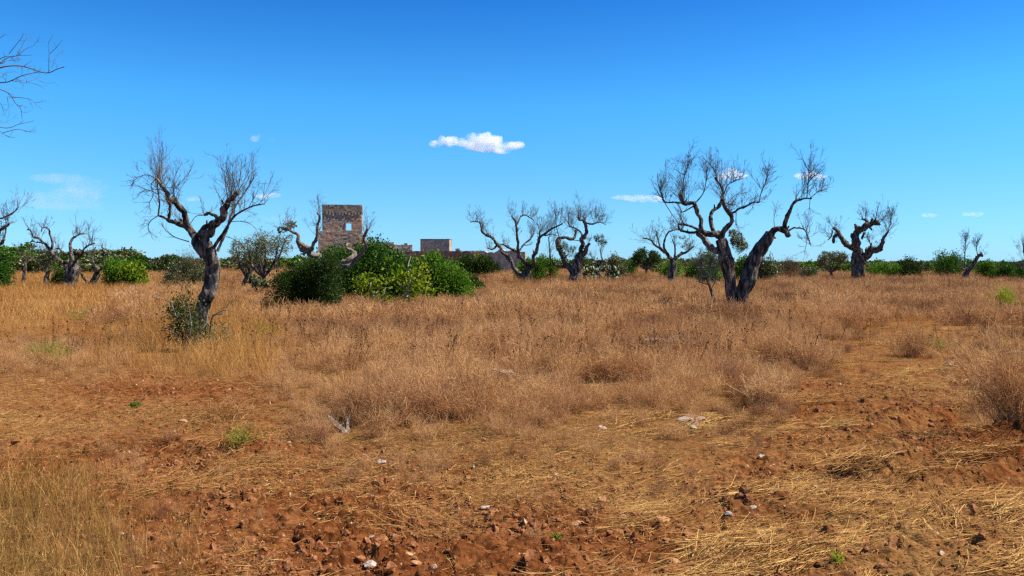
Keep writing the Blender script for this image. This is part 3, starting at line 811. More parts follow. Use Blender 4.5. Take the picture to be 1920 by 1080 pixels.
tree('dead_olive_tree', 'near dead tree outside the frame, only its twigs reach into the sky', 'tree', A6, 9.0,
     ([(-1150, 3560), (-1120, 2900), (-1050, 2300), (-980, 1600)], 330, 210),
     [([(-980, 1650), (-800, 1200), (-600, 800), (-420, 540)], 150, 40, 0), ([(-800, 1200), (-650, 1120), (-420, 980), (-300, 900)], 60, 20, 0), ([(-600, 800), (-560, 500), (-420, 380), (-300, 330)], 50, 16, 0),
      ([(-990, 1650), (-1250, 1100), (-1400, 600)], 130, 40, 10, .4, 130)],
     DEAD, 60, seed=18, rsc=.55, wires=[
         ([(-420, 540), (-200, 450), (0, 392), (60, 379), (150, 375), (230, 388), (300, 412), (350, 430), (415, 433), (470, 408), (538, 385)], 17, 9), ([(411, 432), (412, 350), (414, 270), (408, 190), (445, 115)], 6, 1),
         ([(422, 272), (480, 215), (526, 158)], 5, 1), ([(436, 390), (480, 290), (540, 240)], 4, 1), ([(-420, 540), (-150, 520), (40, 515), (100, 498), (170, 465), (250, 442), (330, 428)], 13, 8), ([(100, 500), (200, 515), (280, 495), (350, 470)], 5, 2),
         ([(-420, 560), (-150, 540), (30, 585), (90, 630), (130, 690), (175, 740), (188, 825)], 11, 6), ([(95, 640), (180, 645), (260, 660), (310, 710), (355, 740)], 6, 3), ([(-300, 900), (-100, 880), (60, 900), (160, 868), (262, 846)], 9, 4),
         ([(-300, 910), (-60, 900), (20, 945), (80, 975), (130, 980)], 6, 2), ([(20, 942), (150, 910), (230, 930), (308, 918)], 6, 3), ([(-300, 330), (-100, 360), (40, 298), (140, 288), (200, 175), (232, 130)], 9, 4),
         ([(75, 275), (130, 205), (185, 135), (190, 100)], 6, 2), ([(-300, 340), (-60, 370), (60, 310), (150, 290), (270, 285)], 8, 4), ([(150, 290), (215, 235), (280, 205), (325, 160)], 5, 3), ([(220, 510), (300, 530), (385, 572)], 4, 2),
         ([(330, 500), (380, 520), (430, 522), (465, 515)], 4, 1), ([(40, 585), (120, 560), (220, 575)], 4, 2), ([(-100, 640), (0, 690), (30, 760)], 6, 3), ([(-60, 840), (20, 855), (75, 850)], 5, 2), ([(60, 640), (75, 720), (80, 790)], 4, 2), ([(-100, 180), (0, 140), (35, 115)], 6, 2),
         ([(-120, 430), (20, 345), (90, 330), (190, 320)], 7, 5), ([(-80, 480), (10, 470), (70, 430)], 6, 4)])


# ------------------------------------------------------------------ bushes
def bush(name, label, px0, px1, top, base, Y, mat, size, n, lumps=9, group=None, cat='bush', cluster=18, shag=.1, aspect=.55, extra=None, depth=.8, prof=None, stems=None, dens=1.0):
    rs = np.random.default_rng(int(px0 * 7 + top))
    cx = ((px0 + px1) / 2 - 960) / F * Y
    w = (px1 - px0) / 2 / F * Y
    zb = gz(cx, Y)
    ht = EYE - (top - HOR) / F * Y - zb
    mb = MB()
    cs, rd = [], []
    for k in range(lumps):
        u = rs.uniform(-.78, .78); v = rs.uniform(-.7, .7) * depth
        hh = ht * (1 - .55 * abs(u) ** 1.8) * rs.uniform(.78, 1.0)
        if prof:
            hh = ht * np.interp(u, *zip(*prof)) * rs.uniform(.85, 1.0)
        rw = w * rs.uniform(.26, .42) * (1.35 if lumps < 5 else 1)
        rw = min(rw, w * (1 - abs(u)) + w * .16)
        cs.append((cx + u * w, Y + v * w, zb + hh * .48)); rd.append((rw, rw * depth, hh * .54))
    cs, rd = np.array(cs), np.array(rd)
    k = max(int(n * dens) // cluster, 10)
    li = rs.choice(lumps, k, p=(rd[:, 0] * rd[:, 2]) / (rd[:, 0] * rd[:, 2]).sum())
    d = unit(rng.normal(size=(k, 3))); d[:, 2] = np.where(d[:, 2] < -.6, -d[:, 2], d[:, 2])
    rad = 1 - np.abs(rng.normal(size=(k, 1))) * .2 + np.where(rng.uniform(size=(k, 1)) < .12, rng.uniform(0, shag, (k, 1)) * 2, 0)
    pos = cs[li] + d * rd[li] * np.clip(rad, .25, 1.5)
    pos[:, 2] = np.maximum(pos[:, 2], zb + .03)
    s = np.repeat(np.arange(k), cluster)
    cw = size * 1.3
    pp = pos[s] + rng.normal(size=(len(s), 3)) * cw
    ti = np.clip(rs.uniform(.15, .85, k)[s] + rng.normal(size=len(s)) * .15, 0, 1)
    leaves(mb, pp, d[s] * .8 + rng.normal(size=pp.shape) * .6 + [0, 0, .25], size * rng.uniform(.6, 1.35, len(s)), aspect, ti)
    if stems:                                 # a bush on stems: an Empty carrying stems and leaves
        root = empty(name, (cx, Y, zb), label, cat, group)
        sm = MB()
        for q in stems:
            p3 = [P(a, b, Y - .1 + rs.uniform(-.2, .2)) for a, b in q[0]]
            pp_, pr_ = smooth_path(p3, np.linspace(q[1], q[2], len(p3)) / 2 / F * Y, 5)
            rods(sm, pp_[None], pr_[None], .5, 6)
        sm.build('stem', stems[0][3] if len(stems[0]) > 3 else M_TWIG, root, smooth=True)
        mb.build('foliage', mat, root)
        return root
    return tag(mb.build(name, mat, None, (cx, Y, zb)), label, cat, group)


BUSHES = 'green bushes along the field'
bush('bush', 'dark rounded evergreen bush with black shade, front of the green mound', 512, 655, 472, 590, 25.8, M_DARK, .075, 26000, 10, BUSHES, aspect=.4, prof=[(-1, .6), (-.3, .8), (.6, 1), (1, .9)])
bush('bush', 'large domed evergreen mound below the tower, dead limbs across it', 575, 800, 440, 585, 29.5, M_LENTISK, .095, 34000, 16, BUSHES, prof=[(-1, .6), (-.33, .9), (.05, .98), (.43, .8), (.6, .66), (1, .42)], depth=.7)
bush('bush', 'sloping bright evergreen mound at the end of the big mound', 765, 882, 476, 566, 29.8, M_BRIGHT, .09, 24000, 11, BUSHES, prof=[(-1, .9), (-.1, 1), (.4, .85), (1, .4)], depth=.7)
bush('bush', 'small low green sprig bush at the tip of the sloping mound', 860, 903, 512, 547, 36, M_LENTISK, .09, 2400, 5, BUSHES)
bush('bush', 'far low domed dark bush in front of the ruined wall', 845, 942, 478, 508, 76, M_DARK, .16, 12000, 9, BUSHES, prof=[(-1, .6), (-.5, .95), (.1, 1), (.6, .75), (1, .4)], depth=.6)
bush('fig_shrub', 'taller fig shrub with pale forked stem and yellow-green leaves', 715, 812, 474, 590, 26.2, M_FIG, .12, 1250, 11, 'fig shrubs before the mound', 'shrub', 15, .3, .75, depth=.5, dens=.62,
     stems=[([(757, 566), (763, 545), (768, 528), (765, 500), (770, 480)], 5, 2, M_PALESTEM), ([(762, 558), (770, 540), (772, 525)], 4, 2), ([(764, 540), (752, 536), (742, 520)], 3, 1.5), ([(768, 528), (790, 515), (812, 506)], 3, 1.2), ([(790, 550), (800, 538), (812, 532)], 3, 1.2)])
bush('fig_shrub', 'lower fig shrub with curved pale stems bending to the dry weeds', 666, 730, 495, 592, 26.4, M_FIG, .115, 760, 9, 'fig shrubs before the mound', 'shrub', 15, .3, .75, depth=.5, dens=.7,
     stems=[([(708, 566), (697, 550), (694, 536), (700, 520)], 4, 2, M_PALESTEM), ([(698, 552), (710, 546), (712, 534)], 3, 1.5), ([(706, 572), (690, 568), (678, 556), (665, 545)], 4, 2), ([(708, 568), (720, 550), (725, 520)], 3, 1.3)])
bush('bush', 'bright leafy green bush beside the small hollow dead olive', 186, 236, 487, 549, 47.5, M_BRIGHT, .11, 9000, 7, BUSHES)
bush('fig_shrub', 'yellow-green broad leaved bush on the clear side of bright bush', 222, 270, 497, 552, 46.5, M_FIG, .17, 1900, 7, 'fig shrubs before the mound', 'shrub', 10, .2, .7)
bush('bush', 'green bush under dead olive at the picture edge', -30, 26, 468, 532, 44, M_LENTISK, .11, 8000, 6, BUSHES)
bush('bush', 'small dark bush at the foot of the hollow dead olive', 98, 128, 505, 545, 49, M_DARK, .11, 3200, 4, BUSHES)
bush('bush', 'olive green low scrub bush behind the leaning dead olive trunk', 302, 388, 484, 546, 42, M_OLIVE, .10, 9000, 8, BUSHES, aspect=.35)
bush('bush', 'brown dead brush heap with tangled twigs behind leaning dead olive', 312, 385, 462, 540, 43, M_BROWNTWIG, .16, 2600, 7, None, aspect=.08, shag=.3)
bush('bush', 'leafy dark sucker shrub at the foot of leaning dead olive', 298, 402, 546, 672, 15.3, M_SUCKER, .055, 3300, 19, None, 'shrub', 8, .9, .45, depth=.55,
     stems=[([(345, 662), (340, 620), (325, 580), (318, 566), (286, 556)], 3.5, 1.5), ([(350, 660), (358, 610), (352, 565)], 3, 1.2), ([(346, 660), (330, 630), (312, 610)], 3, 1.2), ([(352, 662), (375, 625), (390, 600)], 3, 1.2), ([(345, 662), (350, 600), (338, 556)], 3, 1)],
     dens=.8, prof=[(-1, .5), (-.5, .9), (-.1, .95), (.3, .55), (1, .28)])
bush('bush', 'sparse dry shrub with bare branch on other side of leaning trunk', 385, 428, 588, 650, 16.0, M_OLIVE, .05, 420, 5, None, 'shrub', 6, .4, .45, depth=.6,
     stems=[([(392, 640), (398, 595), (415, 588), (425, 575), (432, 565)], 3.2, 1), ([(398, 592), (420, 582), (440, 585)], 2, .8), ([(384, 640), (388, 600), (392, 580)], 3, 1), ([(390, 645), (410, 625), (430, 612)], 2, .8)])
for k, (a, b, t, bs, Y, m, lab) in enumerate([
        (1000, 1046, 470, 524, 60, M_BRIGHT, 'bright green bush between the two joined dead olives'),
        (968, 1008, 478, 524, 62, M_BRIGHT, 'green bush filling the fork of the low fanning dead olive'),
        (1130, 1172, 477, 519, 62, M_OLIVE, 'dull grey-green bush beside the prickly pears'),
        (1160, 1200, 488, 517, 78, M_LENTISK, 'low dark green hedge bush between prickly pears and dark tree'),
        (1235, 1290, 486, 520, 66, M_BRIGHT, 'green bush behind the small low spreading dead olive'),
        (1288, 1322, 488, 524, 60, M_BRIGHT, 'yellowish green bush between small dead olive and brown sapling'),
        (1306, 1352, 470, 524, 45, M_LENTISK, 'dark green bush hidden behind the great twin olive trunk'),
        (1372, 1412, 478, 522, 52, M_BRIGHT, 'green bush seen through the fork of great twin olive'),
        (1420, 1458, 480, 520, 54, M_OLIVE, 'grey-green twiggy bush behind the second trunk of twin olive'),
        (1458, 1500, 486, 519, 64, M_BROWNTWIG, 'brown dead brush right of the great twin olive'),
        (1496, 1536, 500, 519, 70, M_OLIVE, 'low olive green scrub between brown brush and round olive'),
        (1618, 1690, 488, 518, 70, M_BRIGHT, 'long low bright green bush beside the pollarded dead olive'),
        (1682, 1732, 482, 518, 68, M_DARK, 'dark twiggy bush between low bright bush and big round bush'),
        (1732, 1830, 470, 519, 66, M_LENTISK, 'big round green bush behind hook-shaped dead stem'),
        (1826, 1884, 490, 520, 64, M_BRIGHT, 'bright low green bush right of the big round bush'),
        (1866, 1922, 489, 521, 60, M_LENTISK, 'dark round bush at the edge under bare twigs')]):
    bush('bush', lab, a, b, t, bs, Y, m, .13 if m is not M_BROWNTWIG else .22, 7500 if b - a > 60 else 4600, 8 if b - a > 60 else 6, BUSHES, aspect=.5 if m is not M_BROWNTWIG else .08, shag=.15)


def live_olive(label, px, base, Y, w, top, n, seed, limbs=5, name='olive_tree', mat=None, group='living olive trees with grey-green crowns', dens=1., size=.10):
    """a living olive: forked trunk, limbs, and a loose crown of leaf sprays with gaps"""
    rs = np.random.default_rng(seed)
    c = P(px, base, Y); c[2] = gz(c[0], Y)
    ht = EYE - (top - HOR) / F * Y - c[2]; ww = w / 2 / F * Y
    root = empty(name, c, label, 'tree', group)
    tb = MB()
    fork = c + [rs.uniform(-.15, .15), 0, ht * .32]
    limb_tube(tb, [c - [0, 0, .1], (c + fork) / 2 + [rs.uniform(-.1, .1), 0, 0], fork], [.055 * ht, .04 * ht, .036 * ht], .2, 10, 5, seed)
    fo = MB(); tw = MB()
    for k in range(limbs):
        a = k / limbs * 2 * math.pi + rs.uniform(-.4, .4)
        e = c + [math.cos(a) * ww * rs.uniform(.45, .8), math.sin(a) * ww * .7, ht * rs.uniform(.6, .86)]
        mid = fork * .5 + e * .5 + [math.cos(a) * ww * .15, 0, -.05 * ht]
        limb_tube(tb, [fork - [0, 0, .05], mid, e], [.026 * ht, .018 * ht, .007 * ht], .2, 7, 4, seed + k)
        ns = 8
        st = np.repeat(e[None], ns, 0) * .6 + mid * .4 + (e - mid) * rs.uniform(-.3, .4, (ns, 1))
        tips = twigs(tw, st, rs.normal(size=(ns, 3)) + [0, 0, .5], np.full(ns, ww * .5), np.full(ns, .012), (4,), .02, .4, .006)
        per = 9
        s = np.repeat(np.arange(len(tips)), int(per * dens))
        pos = tips[s] + rs.normal(size=(len(s), 3)) * ww * .07
        leaves(fo, pos, rs.normal(size=pos.shape) + [0, 0, .3], size * rs.uniform(.6, 1.3, len(s)), .32, np.clip(rs.uniform(.1, .9, len(tips))[s] + rs.normal(size=len(s)) * .12, 0, 1))
        leaf_cloud(fo, e, (ww * .42, ww * .4, ht * .16), int(n / limbs), size, .34)
    tb.build('trunk', M_BARK, root, smooth=True)
    tw.build('crown', M_TWIG, root)
    fo.build('foliage', mat or M_OLIVE, root)
    return root


live_olive('low living olive with short pale trunk and grey-green crown', 459, 536, 41, 66, 452, 1700, 31, 6)
live_olive('taller sparse living olive next to the tower side, twiggy crown', 497, 545, 37, 92, 430, 1900, 32, 7)
live_olive('dense dark upright olive tree between prickly pears and small dead olive', 1212, 517, 74, 54, 465, 4200, 33, 6, mat=M_DARK, size=.15, dens=1.3)
live_olive('round grey-green olive tree beside the pollarded dead olive', 1561, 519, 66, 50, 472, 2600, 34, 6, size=.14)
live_olive('small grey olive sucker bush in front of the taller sparse olive', 484, 552, 34, 36, 512, 700, 35, 4)


def prickly_pear(label, px, base, Y, w, top, seed):
    rs = np.random.default_rng(seed)
    c = P(px, base, Y); c[2] = gz(c[0], Y)
    root = empty('prickly_pear', c, label, 'cactus', 'prickly pears beside the dead olive')
    ht = EYE - (top - HOR) / F * Y - c[2]; ww = w / 2 / F * Y
    mb = MB()
    a = np.arange(10) / 10 * 2 * math.pi
    for k in range(58):
        p = c + [rs.uniform(-1, 1) * ww, rs.uniform(-.6, .6) * ww, rs.uniform(.1, .85) * ht]
        up = unit(np.array([rs.normal() * .6, rs.normal() * .5, 1.0])); s = unit(np.cross(up, rs.normal(size=3))); nn = np.cross(up, s)
        L = rs.uniform(.13, .2)
        ring = p + up * (np.sin(a)[:, None] * L * (1 + .15 * np.sin(a)[:, None])) + s * np.cos(a)[:, None] * L * .62
        V = np.vstack([ring, (p + nn * .035)[None], (p - nn * .035)[None]])
        f = [[i, (i + 1) % 10, 10] for i in range(10)] + [[(i + 1) % 10, i, 11] for i in range(10)]
        mb.add(V, np.array(f), rs.uniform(.2, 1))
    mb.build('pad', M_CACTUS, root, smooth=True)['kind'] = 'stuff'
    return root


M_CACTUS = leaf_mat('cactus_pad', [(.1, (.04, .07, .03)), (.5, (.09, .13, .055)), (.95, (.20, .235, .12))], None, .05, .03)
prickly_pear('prickly pear cactus with pale oval pads under the olive stub', 1138, 524, 53.5, 42, 492, 41)
prickly_pear('smaller prickly pear cactus between thick dead trunk and olive stub', 1106, 524, 54.5, 24, 496, 42)


# ------------------------------------------------------------------ the ruined castle, about 200 m off
def block(mb, x0, x1, y0, y1, z0, z1, seed=0, ragged=0, nx=None, nz=None, taper=0):
    """masonry block with worn faces; ragged lowers parts of its top edge"""
    nx = nx or max(2, int((x1 - x0) / .45)); nz = nz or max(2, int((z1 - z0) / .45))
    xs = np.linspace(x0, x1, nx + 1); zs = np.linspace(0, 1, nz + 1)
    X, Z = np.meshgrid(xs, zs, indexing='ij')
    cut = ragged * (np.round(noise2(xs / .9, xs * 0 + seed, seed) * 4) / 4 * .6 + .4 * noise2(xs / .4, xs * 0, seed + 3))
    ZZ = z0 + Z * ((z1 - cut)[:, None] - z0)
    wob = lambda s: (fbm2(X / .6, ZZ / .5, seed + s, 3) - .5) * .16
    ex = (X - (x0 + x1) / 2) * (1 + taper * (1 - Z)) + (x0 + x1) / 2
    fr = np.stack([ex, y0 + wob(1) - taper * 2 * (1 - Z), ZZ], -1); bk = np.stack([ex, y1 + wob(2), ZZ], -1)
    V = np.concatenate([fr.reshape(-1, 3), bk.reshape(-1, 3)])
    n = (nx + 1) * (nz + 1); g = np.arange(n).reshape(nx + 1, nz + 1)
    f = [np.stack([g[:-1, :-1], g[1:, :-1], g[1:, 1:], g[:-1, 1:]], -1).reshape(-1, 4), np.stack([g[:-1, :-1], g[:-1, 1:], g[1:, 1:], g[1:, :-1]], -1).reshape(-1, 4) + n]
    for e in (g[0], g[-1]):
        q = np.stack([e[:-1], e[1:], e[1:] + n, e[:-1] + n], -1); f.append(q if e is g[0] else q[:, ::-1])
    e = g[:, -1]; f.append(np.stack([e[:-1], e[1:], e[1:] + n, e[:-1] + n], -1))
    e = g[:, 0]; f.append(np.stack([e[:-1], e[:-1] + n, e[1:] + n, e[1:]], -1))
    mb.add(V, np.concatenate(f))


def castle_piece(name, label, cat, px, Y, rot):
    e = empty(name, ((px - 960) / F * Y, Y, 0), label, cat, 'ruined stone castle behind the field')
    e.rotation_euler[2] = rot
    return e


def local(mb, name, mat, root):
    o = bpy.data.objects.new(name, mb.mesh(name, mat)); C.objects.link(o); o.parent = root
    return o


q = 200 / F
tw_ = castle_piece('watchtower', 'square ruined stone watchtower with one window open to the sky', 'tower', 642.5, 200, math.radians(9.3))
zt = lambda py: EYE - (py - HOR) * q
xl = lambda px: (px - 642.5) * q
mb = MB()
wx0, wx1, wz0, wz1 = xl(648.5), xl(658.5), zt(432), zt(418.5)
zc = zt(399)
block(mb, xl(605), wx0, 0, 1.1, zt(436), zc, 1); block(mb, wx1, xl(677.6), 0, 1.1, zt(436), zc, 2)
block(mb, wx0, wx1, .003, 1.1, zt(436), wz0, 3); block(mb, wx0, wx1, .003, 1.1, wz1, zc, 4)
front_wall = local(mb, 'wall', M_TOWER, tw_)
for x0, x1 in ((xl(605), xl(605) + 1.0), (xl(677.6) - 1.0, xl(677.6))):
    mb = MB(); block(mb, x0 + .002, x1 - .002, 1.102, 9.6, zt(436), zc, 5, .2); local(mb, 'wall', M_PALEBLOCK if x0 > 0 else M_TOWER, tw_)
mb = MB(); block(mb, xl(598.5), xl(673.5), -.55, 9.6, -.3, zt(436) - .02, 7, taper=.03); local(mb, 'base', M_TOWER, tw_)
mb = MB(); block(mb, xl(673.5) + .02, xl(680), -.1, 9.0, -.3, zt(437), 8, .5, taper=.0); local(mb, 'buttress', M_PALEBLOCK, tw_)
mb = MB(); block(mb, xl(600), xl(646), -.42, -.02, zt(435.8), zt(433.4), 9, .1); block(mb, xl(652), xl(674), -.42, -.02, zt(435.8), zt(433.6), 10, .1); local(mb, 'ledge', M_PALEBLOCK, tw_)
mb = MB()
block(mb, xl(604.9), xl(677.9), -.14, .9, zc + .02, zt(383.4), 11, .12)
block(mb, xl(604.6), xl(604.6) + .9, .902, 9.4, zc + .02, zt(383.6), 12, .2); block(mb, xl(678.4) - .9, xl(678.4), .902, 9.4, zc + .02, zt(383.6), 13, .2)
local(mb, 'parapet', M_PARAPET, tw_)
for k in range(11):
    px = 612 + k * 5.9
    mb = MB(); block(mb, xl(px), xl(px + 2.6), -.17, -.04, zc - .35 - .2 * (k * 7 % 3), zc + .015, 20 + k); local(mb, 'corbel', M_TOWER if k % 3 else M_RUBBLE, tw_)
for x0, x1, z0, z1 in ((wx0 - .22, wx0, wz0, wz1), (wx1, wx1 + .3, wz0, wz1), (wx0 - .22, wx1 + .3, wz1, wz1 + .25)):
    mb = MB(); block(mb, x0, x1, -.09, -.012, z0, z1, 33); local(mb, 'window_frame', M_RUBBLE, front_wall)

e = castle_piece('castle_wall', 'broken stepped masonry wall with stub of chimney beside the mound', 'wall', 745, 198, math.radians(6))
x_ = lambda px: (px - 745) * 198 / F
z_ = lambda py: EYE - (py - HOR) * 198 / F
mb = MB(); block(mb, x_(705), x_(738.5), 0, 4, -.3, z_(453.3), 41, .35); block(mb, x_(738.5) + .01, x_(773), .15, 4.2, -.3, z_(457.5), 42, .4); local(mb, 'wall', M_RUBBLE, e)
mb = MB(); block(mb, x_(757.5), x_(763.5), .5, 1.4, z_(459), z_(454.6), 43, .2); local(mb, 'chimney', M_PARAPET, e)
mb = MB(); block(mb, x_(766), x_(769), -.03, .12, z_(464), z_(461), 44); local(mb, 'lintel', M_PALEBLOCK, e)
e = castle_piece('stone_hut', 'plain flat-topped stone block house above the long red wall', 'building', 815, 204, math.radians(-2.0))
x_ = lambda px: (px - 815) * 204 / F
z_ = lambda py: EYE - (py - HOR) * 204 / F
mb = MB(); block(mb, x_(788), x_(842.6), 0, 6, -.3, z_(449.2), 45, .05); local(mb, 'wall', M_RUBBLE, e)
mb = MB(); block(mb, x_(787.6), x_(843), -.08, 6.1, z_(449.2) + .01, z_(447.8), 46, .05); local(mb, 'roof', M_PARAPET, e)
e = castle_piece('castle_wall', 'long low red rubble wall running below the block house', 'wall', 840, 190, 0)
x_ = lambda px: (px - 840) * 190 / F
z_ = lambda py: EYE - (py - HOR) * 190 / F
mb = MB(); block(mb, x_(760), x_(905), 0, 2, -.3, z_(469.2), 47, .5); local(mb, 'wall', M_REDWALL, e)
mb = MB(); block(mb, x_(774), x_(903), .2, 1.5, z_(471.6), z_(468.4), 48, .4); local(mb, 'coping', M_PARAPET, e)
mb = MB(); block(mb, x_(854), x_(862), -.1, 1.2, z_(471), z_(465.2), 49, .2); local(mb, 'chimney', M_RUBBLE, e)
e = castle_piece('castle_wall', 'collapsed grey rubble wall behind the low fanning dead olive', 'wall', 950, 110, math.radians(-8))
x_ = lambda px: (px - 950) * 110 / F
z_ = lambda py: EYE - (py - HOR) * 110 / F
mb = MB(); block(mb, x_(900), x_(985), 0, 1.5, -.3, z_(463), 50, 1.0); local(mb, 'wall', M_RUBBLE, e)
bush('bush', 'small yellow-green bush growing on the end of the red wall', 893, 917, 462, 480, 150, M_GREENWEED, .3, 900, 4, None)


# ------------------------------------------------------------------ scattered stuff: weeds, grass, straw, clods (nobody could count them)
def scatter(name, pts, rot, scl, pick, variants, label=None):
    col = bpy.data.collections.new(name + '_kinds')
    for k, me in enumerate(variants):
        o = bpy.data.objects.new('%s_kind_%02d' % (name, k), me); col.objects.link(o)
    me = bpy.data.meshes.new(name)
    n = len(pts)
    me.vertices.add(n); me.vertices.foreach_set('co', np.asarray(pts, np.float32).ravel())
    for nm, ty, arr, key in (('rot', 'FLOAT_VECTOR', rot, 'vector'), ('scl', 'FLOAT_VECTOR', scl, 'vector'), ('pick', 'INT', pick, 'value')):
        a = me.attributes.new(nm, ty, 'POINT'); a.data.foreach_set(key, np.asarray(arr, np.int32 if ty == 'INT' else np.float32).ravel())
    o = bpy.data.objects.new(name, me); C.objects.link(o)
    g = bpy.data.node_groups.new(name, 'GeometryNodeTree')
    g.interface.new_socket('Geometry', in_out='INPUT', socket_type='NodeSocketGeometry')
    g.interface.new_socket('Geometry', in_out='OUTPUT', socket_type='NodeSocketGeometry')
    n_, l_ = g.nodes, g.links
    gi, go = n_.new('NodeGroupInput'), n_.new('NodeGroupOutput')
    ci = n_.new('GeometryNodeCollectionInfo'); ci.inputs[0].default_value = col
    ci.inputs['Separate Children'].default_value = True; ci.inputs['Reset Children'].default_value = True
    ip = n_.new('GeometryNodeInstanceOnPoints'); ip.inputs['Pick Instance'].default_value = True
    def na(nm, ty):
        q_ = n_.new('GeometryNodeInputNamedAttribute'); q_.data_type = ty; q_.inputs[0].default_value = nm
        return q_.outputs[0]
    er = n_.new('FunctionNodeEulerToRotation')
    l_.new(gi.outputs[0], ip.inputs['Points']); l_.new(ci.outputs[0], ip.inputs['Instance'])
    l_.new(na('pick', 'INT'), ip.inputs['Instance Index']); l_.new(na('rot', 'FLOAT_VECTOR'), er.inputs[0]); l_.new(er.outputs[0], ip.inputs['Rotation'])
    l_.new(na('scl', 'FLOAT_VECTOR'), ip.inputs['Scale']); l_.new(ip.outputs[0], go.inputs[0])
    md = o.modifiers.new('scatter', 'NODES'); md.node_group = g
    return tag(o, label, None, None, 'stuff')


def candidates(bands, half=40):
    """ground points: (near, far, per square metre) rings inside the view and a margin"""
    out = []
    for y0, y1, d in bands:
        t = math.tan(math.radians(half))
        area = t * (y1 ** 2 - y0 ** 2)
        n = rng.poisson(area * d)
        y = np.sqrt(rng.uniform(y0 ** 2, y1 ** 2, n)); x = rng.uniform(-1, 1, n) * t * y
        out.append(np.stack([x, y], 1))
    return np.concatenate(out)


def weed_mesh(seed, n=70, h=.5, r=.3, w=.0019, lean=.95):
    """a dried weed: fine stems from one root, forking into a dome of hair-thin stalks with seed husks"""
    rs = np.random.default_rng(seed); mb = MB()
    a = rs.uniform(0, 2 * math.pi, n)
    d = np.stack([np.cos(a) * rs.uniform(0, lean, n), np.sin(a) * rs.uniform(0, lean, n), np.ones(n)], 1)
    st = np.stack([rs.normal(size=n) * r * .35, rs.normal(size=n) * r * .35, np.zeros(n)], 1)
    L = h * rs.uniform(.55, 1.1, n)
    Pt, Ra = grow(st, d, L, np.full(n, w), 5, .42, .02, .6)
    strips(mb, Pt, Ra, rs.uniform(0, .7, n))
    s2, d2, L2, r2 = children_of(Pt, Ra, L, 4, .75, .3, 1., (.3, .55))
    P2, R2 = grow(s2, d2, L2, np.full(len(s2), w * .7), 4, .5, .06, .6)
    strips(mb, P2, R2, rs.uniform(.2, .9, len(s2)))
    tips = np.concatenate([P2[:, -1], P2[:, -2], Pt[:, -1]])
    leaves(mb, tips + rs.normal(size=tips.shape) * .006, rs.normal(size=tips.shape), .0075 * rs.uniform(.5, 1.5, len(tips)), .6, rs.uniform(.25, 1, len(tips)))
    return mb


def grass_mesh(seed, n=60, h=.5, r=.14, w=.0022, lean=.5, droop=-.08):
    rs = np.random.default_rng(seed); mb = MB()
    a = rs.uniform(0, 2 * math.pi, n); q_ = rs.uniform(0, lean, n)
    d = np.stack([np.cos(a) * q_, np.sin(a) * q_, np.ones(n)], 1)
    st = np.stack([rs.normal(size=n) * r, rs.normal(size=n) * r, np.zeros(n)], 1)
    Pt, Ra = grow(st, d, h * rs.uniform(.4, 1.15, n), w * rs.uniform(.6, 1.3, n), 6, .22, droop, .35)
    strips(mb, Pt, Ra, rs.uniform(0, 1, n))
    k = n // 3
    tip = Pt[:k, -1]
    leaves(mb, tip, Pt[:k, -1] - Pt[:k, -2] + rs.normal(size=(k, 3)) * .01, .045 * rs.uniform(.6, 1.3, k), .13, rs.uniform(.4, 1, k))
    return mb


def litter_mesh(seed, n=34, L=.30, spread=.2, w=.0017, curl=.17, along=.35):
    """a swathe of fallen straw lying roughly one way"""
    rs = np.random.default_rng(seed); mb = MB()
    a = rs.normal(size=n) * along
    d = np.stack([np.cos(a), np.sin(a), rs.normal(size=n) * .06], 1) * rs.choice([-1, 1], n)[:, None]
    st = np.stack([rs.normal(size=n) * spread, rs.normal(size=n) * spread * .7, rs.uniform(.003, .035, n)], 1)
    l = L * rs.uniform(.3, 1.2, n)
    Pt, Ra = grow(st - d * l[:, None] * .5, d, l, w * rs.uniform(.5, 1.4, n), 6, curl, 0, .6)
    Pt[..., 2] = np.abs(Pt[..., 2]) * .8 + .004
    strips(mb, Pt, Ra, np.clip(rs.uniform(0, 1, n), 0, 1), flat=np.array([0, 0, 1.]) + rs.normal(size=(n, 1, 3)) * .5)
    return mb


def ico(sub=2):
    t = (1 + 5 ** .5) / 2
    v = [(-1, t, 0), (1, t, 0), (-1, -t, 0), (1, -t, 0), (0, -1, t), (0, 1, t), (0, -1, -t), (0, 1, -t), (t, 0, -1), (t, 0, 1), (-t, 0, -1), (-t, 0, 1)]
    f = [(0, 11, 5), (0, 5, 1), (0, 1, 7), (0, 7, 10), (0, 10, 11), (1, 5, 9), (5, 11, 4), (11, 10, 2), (10, 7, 6), (7, 1, 8), (3, 9, 4), (3, 4, 2), (3, 2, 6), (3, 6, 8), (3, 8, 9), (4, 9, 5), (2, 4, 11), (6, 2, 10), (8, 6, 7), (9, 8, 1)]
    v = [np.array(q) / np.linalg.norm(q) for q in v]
    for _ in range(sub):
        c, g = {}, []
        def mid(i, j):
            k = (min(i, j), max(i, j))
            if k not in c:
                m_ = v[i] + v[j]; v.append(m_ / np.linalg.norm(m_)); c[k] = len(v) - 1
            return c[k]
        for i, j, k in f:
            a, b, d = mid(i, j), mid(j, k), mid(k, i)
            g += [(i, a, d), (j, b, a), (k, d, b), (a, b, d)]
        f = g
    return np.array(v), np.array(f)


